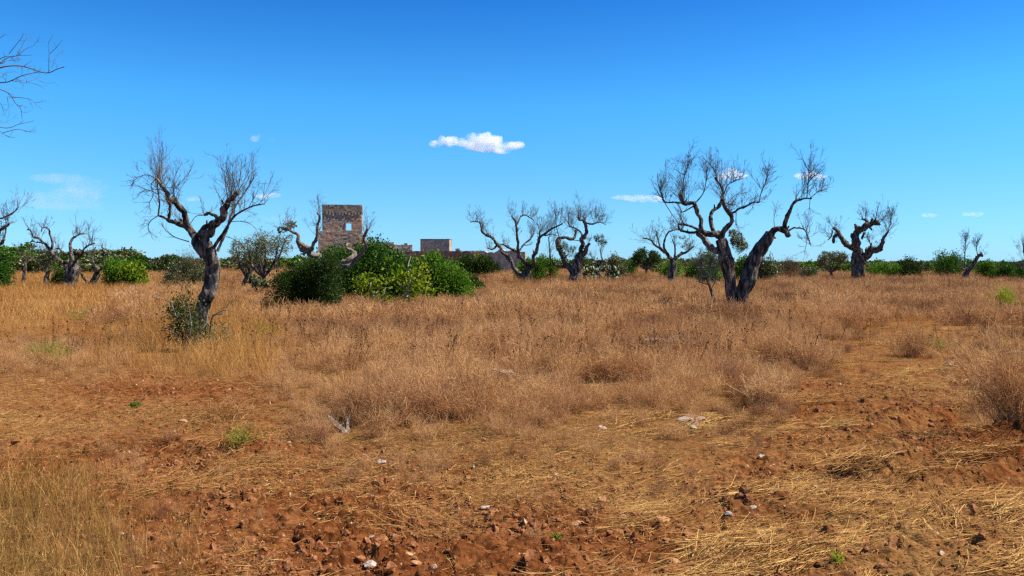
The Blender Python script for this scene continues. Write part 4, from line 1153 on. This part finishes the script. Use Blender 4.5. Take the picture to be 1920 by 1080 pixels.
def rock_shape(seed, sub=2, rough=.35, facets=7):
    """an angular stone: a ball cut by random planes, then roughened"""
    rs = np.random.default_rng(seed)
    v, f = ico(sub); v = v.copy()
    for _ in range(facets):
        n_ = unit(rs.normal(size=3)); dcut = rs.uniform(.45, .8)
        o_ = v @ n_ - dcut
        v = v - np.where(o_ > 0, o_, 0)[:, None] * n_
    v = v * (1 + rough * (noise3(v * 2.3 + seed, seed)[:, None] - .5) + rough * .5 * (noise3(v * 5.1, seed + 1)[:, None] - .5))
    return v * np.array([1, rs.uniform(.6, .9), rs.uniform(.45, .75)]), f


def scaled(pts, n_pick, smin, smax, tilt=.12, zs=(.8, 1.2), up=0.0, sink=.0):
    n = len(pts)
    z = height(pts[:, 0], pts[:, 1]) + up - sink
    rot = np.stack([rng.normal(size=n) * tilt, rng.normal(size=n) * tilt, rng.uniform(0, 2 * math.pi, n)], 1)
    s = rng.uniform(smin, smax, n)
    if np.ndim(smin) == 0:
        pass
    scl = np.stack([s, s, s * rng.uniform(*zs, n)], 1)
    return np.column_stack([pts, z]), rot, scl, rng.integers(0, n_pick, n)


def far_scale(y, k=.012, y0=14):
    return 1 + np.clip(y - y0, 0, 90) * k


OUTCROPS = [(1250, 668), (935, 724), (1300, 795), (1792, 686)]


def clear(c):
    """weeds leave the flat outcrops and the ground just before them open"""
    keep = np.ones(len(c), bool)
    for px, py in OUTCROPS:
        ox_, oy_ = at(px, py)
        t = np.clip((oy_ - c[:, 1]) / .9, -.35, 1)
        keep &= ~((np.abs(c[:, 0] - ox_ * c[:, 1] / oy_) < .5 * oy_ / 12) & (c[:, 1] < oy_ + .2) & (c[:, 1] > oy_ - .06 * oy_) & (rng.uniform(size=len(c)) < .85))
    keep &= ~((c[:, 0] < -5.2) & (c[:, 0] > -6.95) & (c[:, 1] > 13.1) & (c[:, 1] < 16.4) & (rng.uniform(size=len(c)) < .8))
    return c[keep]


# --- reddish dried weeds
W_KINDS = [weed_mesh(60 + k, n=56 + 10 * (k % 3), h=(.42, .5, .36, .55, .46, .4)[k], r=(.2, .16, .24, .18, .22, .2)[k]).mesh('weed', M_WEED) for k in range(6)]
W_FAR = [weed_mesh(80 + k, n=60, h=.5, r=.4, w=.0042).mesh('weed_far', M_WEED) for k in range(4)]
c = candidates([(3.6, 9, 46), (9, 20, 25)]); z = zone(c[:, 0], c[:, 1])
gap = fbm2(c[:, 0] / .55, c[:, 1] / .7, 51, 3)
c = c[rng.uniform(size=len(c)) < np.clip(z[:, 0] * 1.1 - .02, 0.025, 1) * np.clip((gap - .40) * 7, .12, 1)]
zw = zone(c[:, 0], c[:, 1])[:, 0]
c = clear(c); zw = zone(c[:, 0], c[:, 1])[:, 0]
p_, r_, s_, k_ = scaled(c, 6, .6, 1.15)
ht_ = (.26 + .78 * np.clip(zw, 0, 1) ** 1.9) * (.35 + 1.15 * fbm2(c[:, 0] / 1.1, c[:, 1] / 1.3, 21, 3)) * np.interp(c[:, 1], [4, 8, 13], [.8, .85, 1.05])
s_ *= ht_[:, None]
dk = fbm2(c[:, 0] / 1.3, c[:, 1] / 2.0, 91, 2)
k_ = np.where(rng.uniform(size=len(c)) < np.clip((dk - .52) * 5, .04, .8), 6 + k_ % 3, k_)
W_KINDS += [weed_mesh(70 + k, n=80, h=.44, r=.2).mesh('weed_dark', M_WEEDDARK) for k in range(3)]
scatter('dry_weeds', p_, r_, s_, k_, W_KINDS)
c = candidates([(20, 45, 8), (45, 80, 3.2), (80, 150, .7)]); z = zone(c[:, 0], c[:, 1])
c = c[rng.uniform(size=len(c)) < np.clip(z[:, 0] * 1.2 - .1, 0, 1)]
p_, r_, s_, k_ = scaled(c, 4, .75, 1.2)
s_ *= ((.35 + 1.15 * fbm2(c[:, 0] / 1.8, c[:, 1] / 2.2, 21, 3)) * (1 + np.clip(c[:, 1] - 45, 0, 60) * .006))[:, None]
dk = fbm2(c[:, 0] / 2.6, c[:, 1] / 5.0, 91, 2)
k_ = np.where(rng.uniform(size=len(c)) < np.clip((dk - .52) * 4, .05, .75), 4 + k_ % 2, k_)
W_FAR += [weed_mesh(86 + k, n=70, h=.5, r=.4, w=.0042).mesh('weed_far_dark', M_WEEDDARK) for k in range(2)]
scatter('dry_weeds', p_, r_, s_, k_, W_FAR)

# --- dark dead seed heads standing over the weeds
def umbel_mesh(seed):
    rs = np.random.default_rng(seed); mb = MB()
    st = np.zeros((1, 3)); Pt, Ra = grow(st, np.array([[rs.normal() * .12, rs.normal() * .12, 1]]), np.array([.62]), np.array([.003]), 6, .12, .1, .6)
    rods(mb, Pt, Ra, .8)
    k = 3; s2, d2, L2, r2 = children_of(Pt, Ra, np.array([.3]), k, .5, .4, .8, (.5, .9)); P2, R2 = grow(s2, d2, L2, np.full(k, .002), 4, .2, .25, .7)
    rods(mb, P2, R2, .8)
    for tip in np.concatenate([Pt[:, -1], P2[:, -1]]):
        v, f = ico(0); mb.add(tip + v * np.array([.010, .010, .008]) * rs.uniform(.7, 1.2), f, rs.uniform(.1, .5))
        leaves(mb, tip + rs.normal(size=(10, 3)) * .012, rs.normal(size=(10, 3)) + [0, 0, 1], np.full(10, .018), .25, rs.uniform(0, .6, 10))
    return mb
c = candidates([(10.5, 20, 3.2), (20, 60, 1.0)]); z = zone(c[:, 0], c[:, 1])
c = c[rng.uniform(size=len(c)) < np.clip(z[:, 0] * 1.2 + z[:, 1] * .5 - .35, 0, 1)]
p_, r_, s_, k_ = scaled(c, 4, .7, 1.15); s_ *= far_scale(c[:, 1], .008, 20)[:, None]
scatter('dead_seed_heads', p_, r_, s_, k_, [umbel_mesh(90 + k).mesh('umbel', M_UMBEL) for k in range(4)])

# --- golden grass
G_KINDS = [grass_mesh(100 + k, n=70, h=(.45, .6, .38, .52)[k], r=.13, w=.0016).mesh('grass', M_GOLD) for k in range(4)]
G_FAR = [grass_mesh(110 + k, n=56, h=.5, r=.3, w=.005).mesh('grass_far', M_GOLD) for k in range(3)]
c = candidates([(3.4, 9, 40), (9, 22, 26)]); z = zone(c[:, 0], c[:, 1])
c = c[rng.uniform(size=len(c)) < np.clip(z[:, 1] * 1.15 - .12 + .10 * z[:, 0] * (fbm2(c[:, 0] / 1.2, c[:, 1] / 1.6, 77, 2) > .52), 0, 1)]
c = clear(c); zg = zone(c[:, 0], c[:, 1])[:, 1]
p_, r_, s_, k_ = scaled(c, 4, .45, 1.05); k_ = np.where((c[:, 1] < 7.2 + rng.normal(size=len(c)) * .5) & (c[:, 0] < -.8) & (rng.uniform(size=len(c)) < .82), 4 + k_ % 3, k_)
G_KINDS += [grass_mesh(105 + k, n=70, h=(.5, .6, .42)[k], r=.13, w=.0014).mesh('brown_grass', M_BROWNGRASS) for k in range(3)]
s_ *= ((.5 + .5 * zg) * (.5 + .9 * fbm2(c[:, 0] / .6, c[:, 1] / .6, 25, 2)) * np.interp(c[:, 1], [3.5, 6, 9, 14], [.72, .8, 1, 1.2]))[:, None]
scatter('golden_grass', p_, r_, s_, k_, G_KINDS)
c = candidates([(22, 48, 7), (48, 90, 2.4), (90, 220, .4)]); z = zone(c[:, 0], c[:, 1])
c = c[rng.uniform(size=len(c)) < np.clip(z[:, 1] * 1.1 - .05, 0, 1)]
p_, r_, s_, k_ = scaled(c, 3, .55, 1.05); s_ *= far_scale(c[:, 1], .006, 48)[:, None]
scatter('golden_grass', p_, r_, s_, k_, G_FAR)

# --- fallen straw
L_KINDS = [litter_mesh(120 + k, along=(.3, .6, 1.0, 1.6, .25, 3)[k], n=(40, 40, 90, 110, 60, 110)[k], L=(.34, .17, .10, .06, .50, .035)[k], w=(.0018, .0013, .0012, .0012, .0021, .0014)[k], spread=(.16, .2, .22, .22, .10, .22)[k]).mesh('litter', M_STRAW) for k in range(6)]
c = candidates([(3.2, 9, 95), (9, 20, 34), (20, 45, 6)]); z = zone(c[:, 0], c[:, 1])
pn = fbm2(c[:, 0] / .7, c[:, 1] / .5, 31, 3)
cs_, sn_ = math.cos(.52), math.sin(.52)
ps = fbm2((c[:, 0] * cs_ + c[:, 1] * sn_) / 1.6, (-c[:, 0] * sn_ + c[:, 1] * cs_) / .26, 33, 3)
pn = np.where(c[:, 0] > .4 * np.clip(c[:, 1] - 3, 0, 3) - .2, ps - .055, pn)
c = c[rng.uniform(size=len(c)) < np.clip((z[:, 2] * 1.1 + .16) * np.clip((pn - .38) * 6, .08, 1.2) + .14 * z[:, 0], 0, 1) * np.where((c[:, 0] > .4 * np.clip(c[:, 1] - 3, 0, 3) - .2) & (c[:, 1] < 8), .72, 1)]
p_, r_, s_, k_ = scaled(c, 6, .55, 1.15, .07, (.5, 1.3))
swp = c[:, 0] > .4 * np.clip(c[:, 1] - 3, 0, 3) - .2
k_ = np.where(rng.uniform(size=len(c)) < np.where(swp, .4, .86), np.array([2, 3, 5])[rng.integers(0, 3, len(c))], np.where(swp, np.array([0, 4, 1])[rng.integers(0, 3, len(c))], np.array([0, 1])[rng.integers(0, 2, len(c))]))
sweep = np.where(c[:, 0] > .4 * np.clip(c[:, 1] - 3, 0, 3) - .4, .52, -.08)
r_[:, 2] = sweep + rng.normal(size=len(c)) * np.where(c[:, 0] > .2, .2, .75) + rng.integers(0, 2, len(c)) * math.pi
scatter('straw_litter', p_, r_, s_, k_, L_KINDS)

# --- soil clods and gravel
def clod_mesh(k, mat):
    v, f = rock_shape(140 + k, 1, .5, 5); m_ = MB(); m_.add(v, f); return m_.mesh('clod', mat, False)
c = candidates([(3.4, 7, 900), (7, 12, 360), (12, 22, 60)]); z = zone(c[:, 0], c[:, 1])
cl = fbm2(c[:, 0] / .5, c[:, 1] / .5, 41, 2)
c = c[rng.uniform(size=len(c)) < np.clip((z[:, 3] * 1.1 + .08) * np.clip((cl - .25) * 2.4, .05, 1), 0, 1)]
p_, r_, s_, k_ = scaled(c, 6, 1, 1, 1.0, (.8, 1.1))
s_ *= (.0065 * (1 - rng.uniform(0, 1, len(c)) * .99) ** -.5)[:, None]
s_ = np.minimum(s_, .05)
scatter('soil_clods', p_, r_, s_, k_, [clod_mesh(k, M_CLOD) for k in range(6)])
c = candidates([(3.4, 12, 50)]); z = zone(c[:, 0], c[:, 1])
c = c[rng.uniform(size=len(c)) < np.clip(z[:, 3] * .9 + .04, 0, 1)]
p_, r_, s_, k_ = scaled(c, 5, 1, 1, 1.0, (.7, 1.1)); s_ *= (.007 * (1 - rng.uniform(0, 1, len(c)) * .97) ** -.45)[:, None]; s_ = np.minimum(s_, .03)
scatter('gravel', p_, r_, s_, k_, [clod_mesh(10 + k, M_PEBBLE if k % 2 else M_CLOD) for k in range(5)])

# --- patches of greenish weeds growing among the dry ones
c = []
for (px, py, n, sp) in ((1140, 566, 60, 20), (1440, 600, 14, 40), (90, 680, 14, 18), (500, 632, 8, 12), (150, 600, 8, 10), (555, 590, 12, 20), (1560, 585, 10, 40), (1080, 545, 14, 30), (340, 555, 14, 26), (985, 548, 10, 20), (1740, 655, 8, 20), (620, 565, 30, 50), (700, 585, 20, 50), (1230, 552, 10, 20)):
    for _ in range(n):
        c.append(at(px + rng.normal() * sp, py + rng.normal() * sp * .16))
c = np.array(c)
p_, r_, s_, k_ = scaled(c, 3, .4, .85); s_ *= far_scale(c[:, 1], .006, 12)[:, None]
scatter('green_weeds', p_, r_, s_, k_, [weed_mesh(130 + k, n=22, h=.5, r=.16, w=.0026).mesh('green_weed', M_GREENWEED) for k in range(3)])

# --- the far wood that closes the field, read as one mass
def clump(seed, mat, n=420):
    m_ = MB(); rs = np.random.default_rng(seed)
    for _ in range(6):
        leaf_cloud(m_, np.array([rs.uniform(-1.6, 1.6), rs.uniform(-1, 1), rs.uniform(.6, 1.9)]), (rs.uniform(.7, 1.3), .9, rs.uniform(.6, 1.1)), n, .34, .6, 12)
    return m_.mesh('clump', mat)
C_KINDS = [clump(150, M_LENTISK), clump(151, M_OLIVE), clump(152, M_DARK), clump(153, M_OLIVE), clump(154, M_BRIGHT), clump(155, M_BROWNTWIG), clump(156, M_BROWNTWIG), clump(157, M_OLIVE)]
pts, sc_ = [], []
for (a0, a1, Y0, Y1, n, h0, h1) in ((-300, 330, 95, 190, 170, .55, 1.15), (-300, 240, 150, 330, 260, 1.1, 1.9), (300, 620, 110, 260, 150, .7, 1.0), (860, 1330, 115, 240, 240, .6, .95), (1250, 1640, 90, 200, 200, .45, .75), (1550, 2250, 90, 200, 320, .45, .8)):
    for _ in range(n):
        Y = rng.uniform(Y0, Y1); px = rng.uniform(a0, a1)
        pts.append(((px - 960) / F * Y, Y, -.2)); sc_.append(rng.uniform(h0, h1))
pts = np.array(pts); sc_ = np.array(sc_)
scatter('far_wood', pts, np.stack([sc_ * 0, sc_ * 0, rng.uniform(0, 6.28, len(pts))], 1), np.stack([sc_ * 1.4, sc_ * 1.2, sc_], 1), rng.integers(0, 8, len(pts)), C_KINDS)


# ------------------------------------------------------------------ stones, outcrops, stump and single plants
def stone(label, px, py, wpx, mat, seed, group='stones lying on the red soil', name='stone', hs_=.6):
    x, y = at(px, py + wpx * .15)
    r_s = wpx / 2 / F * y
    v, f = rock_shape(seed, 3, .35, 8)
    mb = MB(); z0 = gz(x, y)
    mb.add(v * r_s * np.array([1, 1, hs_ / .6]) + [x, y, z0 + r_s * .14], f)
    return tag(mb.build(name, mat, None, (x, y, z0)), label, 'stone', group)


for k, (px, py, w, m, lab) in enumerate([
        (697, 1001, 15, M_LIME, 'small white stone on bare red soil, nearest the two red lumps'),
        (910, 968, 20, M_LIME, 'cream stone with dark cracks beside dark clods in mid soil'),
        (1428, 852, 18, M_LIME, 'rounded cream stone alone on straw of the cleared strip'),
        (693, 1070, 30, M_LIME, 'flat pale stone cut by the lower edge of the picture'),
        (780, 1073, 22, M_REDSTONE, 'upright reddish stone at the lower edge beside flat pale stone'),
        (766, 1052, 18, M_REDSTONE, 'flat tan stone just behind the upright reddish one'),
        (1240, 977, 34, M_REDSTONE, 'broad wedge-shaped red stone before the straw swathes'),
        (1088, 988, 32, M_REDSTONE, 'large red-stained stone in the middle of the soil patch'),
        (1412, 967, 16, M_LIME, 'small cream stone near straw swathes, farther of a close pair'),
        (1366, 976, 15, M_LIME, 'broken pale stone nearer of the close pair by straw'),
        (1126, 806, 22, M_LIME, 'pale lump of stone lying at the edge of dry weeds'),
        (1127, 945, 22, M_REDSTONE, 'red stone tilted on edge of the matted straw'),
        (1168, 978, 20, M_REDSTONE, 'squat red stone between large red stone and broad wedge stone'),
        (715, 868, 18, M_LIME, 'pale stone on red soil at the foot of the weeds'),
        (345, 800, 22, M_REDSTONE, 'pinkish stone lying in straw near the dead grass tussock'),
        (415, 888, 20, M_REDSTONE, 'pinkish stone at the edge of the low green tuft'),
        (1270, 985, 20, M_REDSTONE, 'rough red stone leaning on the broad wedge stone'),
        (655, 790, 16, M_LIME, 'grey-white stone beside the split grey stump'),
        (1345, 916, 16, M_REDSTONE, 'little tan stone beside straw clump in cleared strip'),
        (1265, 1060, 24, M_REDSTONE, 'dark red stone at the lower edge near the straw heap')]):
    stone(lab, px, py, w, m, 200 + k)


def outcrop(label, px, py, w, dpt, n, seed, lift=0.):
    n = int(n * 1.6); x, y = at(px, py); mpp = y / F
    rs = np.random.default_rng(seed); mb = MB()
    for k in range(n):
        v, f = rock_shape(seed * 13 + k, 2, .5, 7)
        xx, yy = x + (-1 + 2 * (k + .5) / n) * w * .36 * mpp + rs.normal() * .02, y + rs.normal() * dpt
        s = rs.uniform(.02, .05) * (1 if k % 4 else 1.35) * (1 + lift * 5)
        mb.add(v * s * np.array([1.5, 1.2, .55]) @ np.array([[math.cos(k), math.sin(k), 0], [-math.sin(k), math.cos(k), 0], [0, 0, 1]]) + [xx, yy, gz(xx, yy) + s * .12 + .03 + lift * (k % 5) / 4], f)
    return tag(mb.build('limestone_outcrop', M_OUTCROP, None, (x, y, gz(x, y))), label, 'rock', 'flat limestone outcrops in the weeds')


outcrop('pale flat limestone outcrop showing through weeds, farthest of the three', 1250, 668, 62, .2, 26, 301, .26)
outcrop('greyish limestone outcrop half buried in the middle of the dry weeds', 935, 724, 66, .16, 20, 302, .16)
outcrop('broken whitish limestone slabs at the edge of the cleared strip', 1300, 797, 56, .10, 14, 303)
outcrop('low pale rock by the cleared strip under thin reddish weeds', 1792, 686, 40, .15, 8, 304)

x, y = at(637, 812)
M_STUMP_ = M_STUMP
root = empty('tree_stump', (x, y, gz(x, y)), 'split grey weathered tree stump standing in weeds', 'stump')
rs_ = np.random.default_rng(5)
for k in range(9):
    dx, lean, h_, w_ = rs_.uniform(-.11, .11), rs_.normal() * .13, rs_.uniform(.08, .17), rs_.uniform(.012, .030)
    mb = MB(); b = np.array([x + dx, y + rs_.uniform(-.05, .06), gz(x, y) - .05])
    limb_tube(mb, [b, b + [lean * .2, .02, h_ * .4], b + [lean * .6, .05, h_ * .8], b + [lean, .09, h_ + .05]], [w_ * 1.3, w_, w_ * .7, w_ * .2], .3, 8, 5, 70 + k, .25)
    mb.build('splinter', M_STUMP, root, smooth=False)


def plant(name, label, px, py, h, r, mat, n, seed, cat='plant', leafy=None, w=.003, lean=.55):
    x, y = at(px, py); z0 = gz(x, y)
    mb = weed_mesh(seed, n, h, r, w, lean)
    if leafy:
        ka = leafy[0]; d = unit(rng.normal(size=(ka, 3)) + [0, 0, .5])
        pos = d * np.array([r * 1.1, r * 1.1, h * .5]) * rng.uniform(.3, 1, (ka, 1)) + [0, 0, h * .48]
        leaves(mb, pos, d * .4 + rng.normal(size=d.shape) * .4 + [0, 0, .8], leafy[1] * rng.uniform(.6, 1.3, ka), .35, rng.uniform(.1, 1, ka))
    mb.v = [q_ + np.array([x, y, z0]) for q_ in mb.v]
    return tag(mb.build(name, mat, None, (x, y, z0)), label, cat)


plant('shrub', 'bright yellow-green upright shrub standing alone in red-brown weeds', 1885, 596, .95, .24, M_YELLOW, 110, 401, 'shrub', (1300, .055), .003, .45)
plant('seedling', 'tiny bright green leafy seedling on bare red soil', 253, 768, .07, .06, M_BRIGHT, 24, 402, 'plant', (90, .04))
plant('seedling', 'tiny green seedling on red soil near the lower edge', 1042, 1030, .05, .03, M_BRIGHT, 10, 403, 'plant', (34, .022))
plant('seedling', 'small yellow-green seedling amid fallen straw', 1570, 1072, .06, .04, M_YELLOW, 14, 404, 'plant', (40, .025))
plant('weed_tuft', 'low grey-green fine weed tuft on the red soil', 450, 858, .17, .17, M_GREENWEED, 60, 405, 'plant')
plant('weed_tuft', 'brown bushy dry tuft with dark underside beside cleared strip', 1442, 768, .40, .30, M_WEED, 240, 406, 'plant', None, .0024, .9)
plant('weed_tuft', 'large dark reddish dry bush cut by the edge of the frame', 1905, 838, .85, .30, M_WEED, 420, 407, 'plant', None, .0024, .7)
plant('weed_tuft', 'brownish dry tussock beyond the cleared strip', 1712, 668, .5, .4, M_WEED, 220, 408, 'plant', None, .003, .8)
plant('weed_tuft', 'purple-brown bushy weed at the rim of the weed field', 1508, 690, .55, .32, M_WEED, 220, 409, 'plant', None, .003, .7)
plant('weed_tuft', 'tall thin green-stalked weed near the frame edge', 1900, 740, .75, .12, M_GREENWEED, 40, 410, 'plant', None, .003, .35)
# dead grass tussock bent over like a wig
x, y = at(410, 800); z0 = gz(x, y)
mb = grass_mesh(411, 420, .42, .12, .0022, 1.2, -.42)
mb.v = [np.column_stack([q_[:, :2], np.maximum(q_[:, 2], .004)]) + np.array([x, y, z0]) for q_ in mb.v]
tag(mb.build('grass_tussock', M_STRAW, None, (x, y, z0)), 'matted dead grass tussock drooping over a dark hollow', 'grass')
x, y = at(1345, 1072); z0 = gz(x, y)
mb = grass_mesh(412, 260, .26, .10, .002, 1.3, -.40)
mb.v = [np.column_stack([q_[:, :2], np.maximum(q_[:, 2], .004)]) + np.array([x, y, z0]) for q_ in mb.v]
tag(mb.build('grass_tussock', M_STRAW, None, (x, y, z0)), 'flattened straw heap at the lower edge of the picture', 'grass')


# ------------------------------------------------------------------ clouds: lumpy hulls filled with vapour, about 3 km off
def cloud_mat(name, dens):
    m, n, l, out = new_mat(name)
    v = n.new('ShaderNodeVolumeScatter')
    v.inputs['Color'].default_value = (1, 1, 1, 1); v.inputs['Anisotropy'].default_value = .15
    nf = ramp(n, l, noise_tex(n, l, .022, 4, 'Object', .6), [(.38, (0, 0, 0)), (.70, (1, 1, 1))])
    l.new(math_node(n, l, 'MULTIPLY', nf, dens * 1.25), v.inputs['Density'])
    l.new(v.outputs[0], out.inputs['Volume'])
    return m


M_CLOUD, M_THIN, M_WISP = cloud_mat('cloud_vapour', .034), cloud_mat('thin_cloud_vapour', .016), cloud_mat('wisp_vapour', .0022)
M_VEIL = cloud_mat('veil_vapour', .0017)


def cloud(label, lumps, mat, seed, Y=3000.):
    """lumps: (px, py, half width, half height) in photograph pixels"""
    mb = MB()
    v, f = ico(3)
    ctr = P(np.mean([q_[0] for q_ in lumps]), np.mean([q_[1] for q_ in lumps]), Y)
    rs = np.random.default_rng(seed); mpp = Y / F
    for k, (px, py, rx, rz) in enumerate(lumps):
        c_ = P(px, py, Y + rs.uniform(-.5, .5) * rx * mpp * .4)
        dsp = 1.06 + .8 * (noise3(v * 1.7 + k * 3.3, seed) - .5) + .35 * (noise3(v * 4.1 + k, seed + 1) - .5)
        mb.add(v * dsp[:, None] * np.array([rx, rx * .8, rz]) * mpp + c_, f)
    o = mb.build('cloud', mat, None, ctr)
    md = o.modifiers.new('union', 'REMESH'); md.mode = 'VOXEL'; md.voxel_size = max(3.0, min(q_[3] for q_ in lumps) * mpp * .12)
    return tag(o, label, 'cloud', 'small white clouds in the blue sky')


cloud('largest white cumulus cloud, long and flat, alone in mid sky',
      [(816, 270, 12, 6), (828, 264, 9, 8), (846, 265, 14, 9), (868, 266, 16, 8), (888, 267, 20, 13), (910, 265, 22, 14), (926, 268, 16, 13), (905, 277, 22, 8), (938, 280, 18, 7), (960, 273, 18, 7), (974, 271, 9, 6)], M_CLOUD, 1)
cloud('white puff cloud behind the crown of the great twin olive', [(1360, 327, 14, 10), (1374, 325, 12, 8), (1388, 331, 12, 6), (1352, 331, 8, 6)], M_CLOUD, 2)
cloud('white cloud behind the twigs of the second trunk', [(1502, 330, 12, 6), (1518, 328, 14, 7), (1536, 332, 12, 5)], M_CLOUD, 3)
cloud('long narrow pale cloud beside the great twin olive crown', [(1168, 370, 16, 5), (1190, 371, 18, 6), (1212, 372, 18, 7), (1232, 373, 14, 6)], M_THIN, 4)
cloud('tiny faint cloud speck high over the leaning dead olive', [(478, 259, 8, 6), (486, 256, 4, 6)], M_THIN, 5)
cloud('faintest cloud speck beside the tiny one over leaning olive', [(510, 263, 8, 4)], M_WISP, 6)
cloud('small flat cloud low over the big round bush', [(1740, 403, 12, 4), (1752, 404, 8, 3)], M_THIN, 7)
cloud('small flat cloud nearer the frame edge over round bushes', [(1815, 401, 10, 4), (1832, 402, 10, 4)], M_THIN, 8)
cloud('thin slanting wisp between the limbs of leaning dead olive', [(362, 373, 12, 4), (374, 374, 8, 3)], M_THIN, 9)
cloud('pale streak cloud at the tips of leaning dead olive', [(495, 368, 20, 4), (515, 366, 14, 4)], M_THIN, 10)
cloud('faint low cloud streak left of the tower', [(505, 409, 18, 5), (540, 410, 22, 5)], M_WISP, 11)
cloud('broad veil of high thin cloud over the small hollow olive', [(120, 335, 60, 9), (150, 350, 44, 12), (135, 368, 60, 13), (100, 385, 52, 9), (160, 384, 34, 9), (70, 372, 40, 8)], M_VEIL, 12, 3400.)
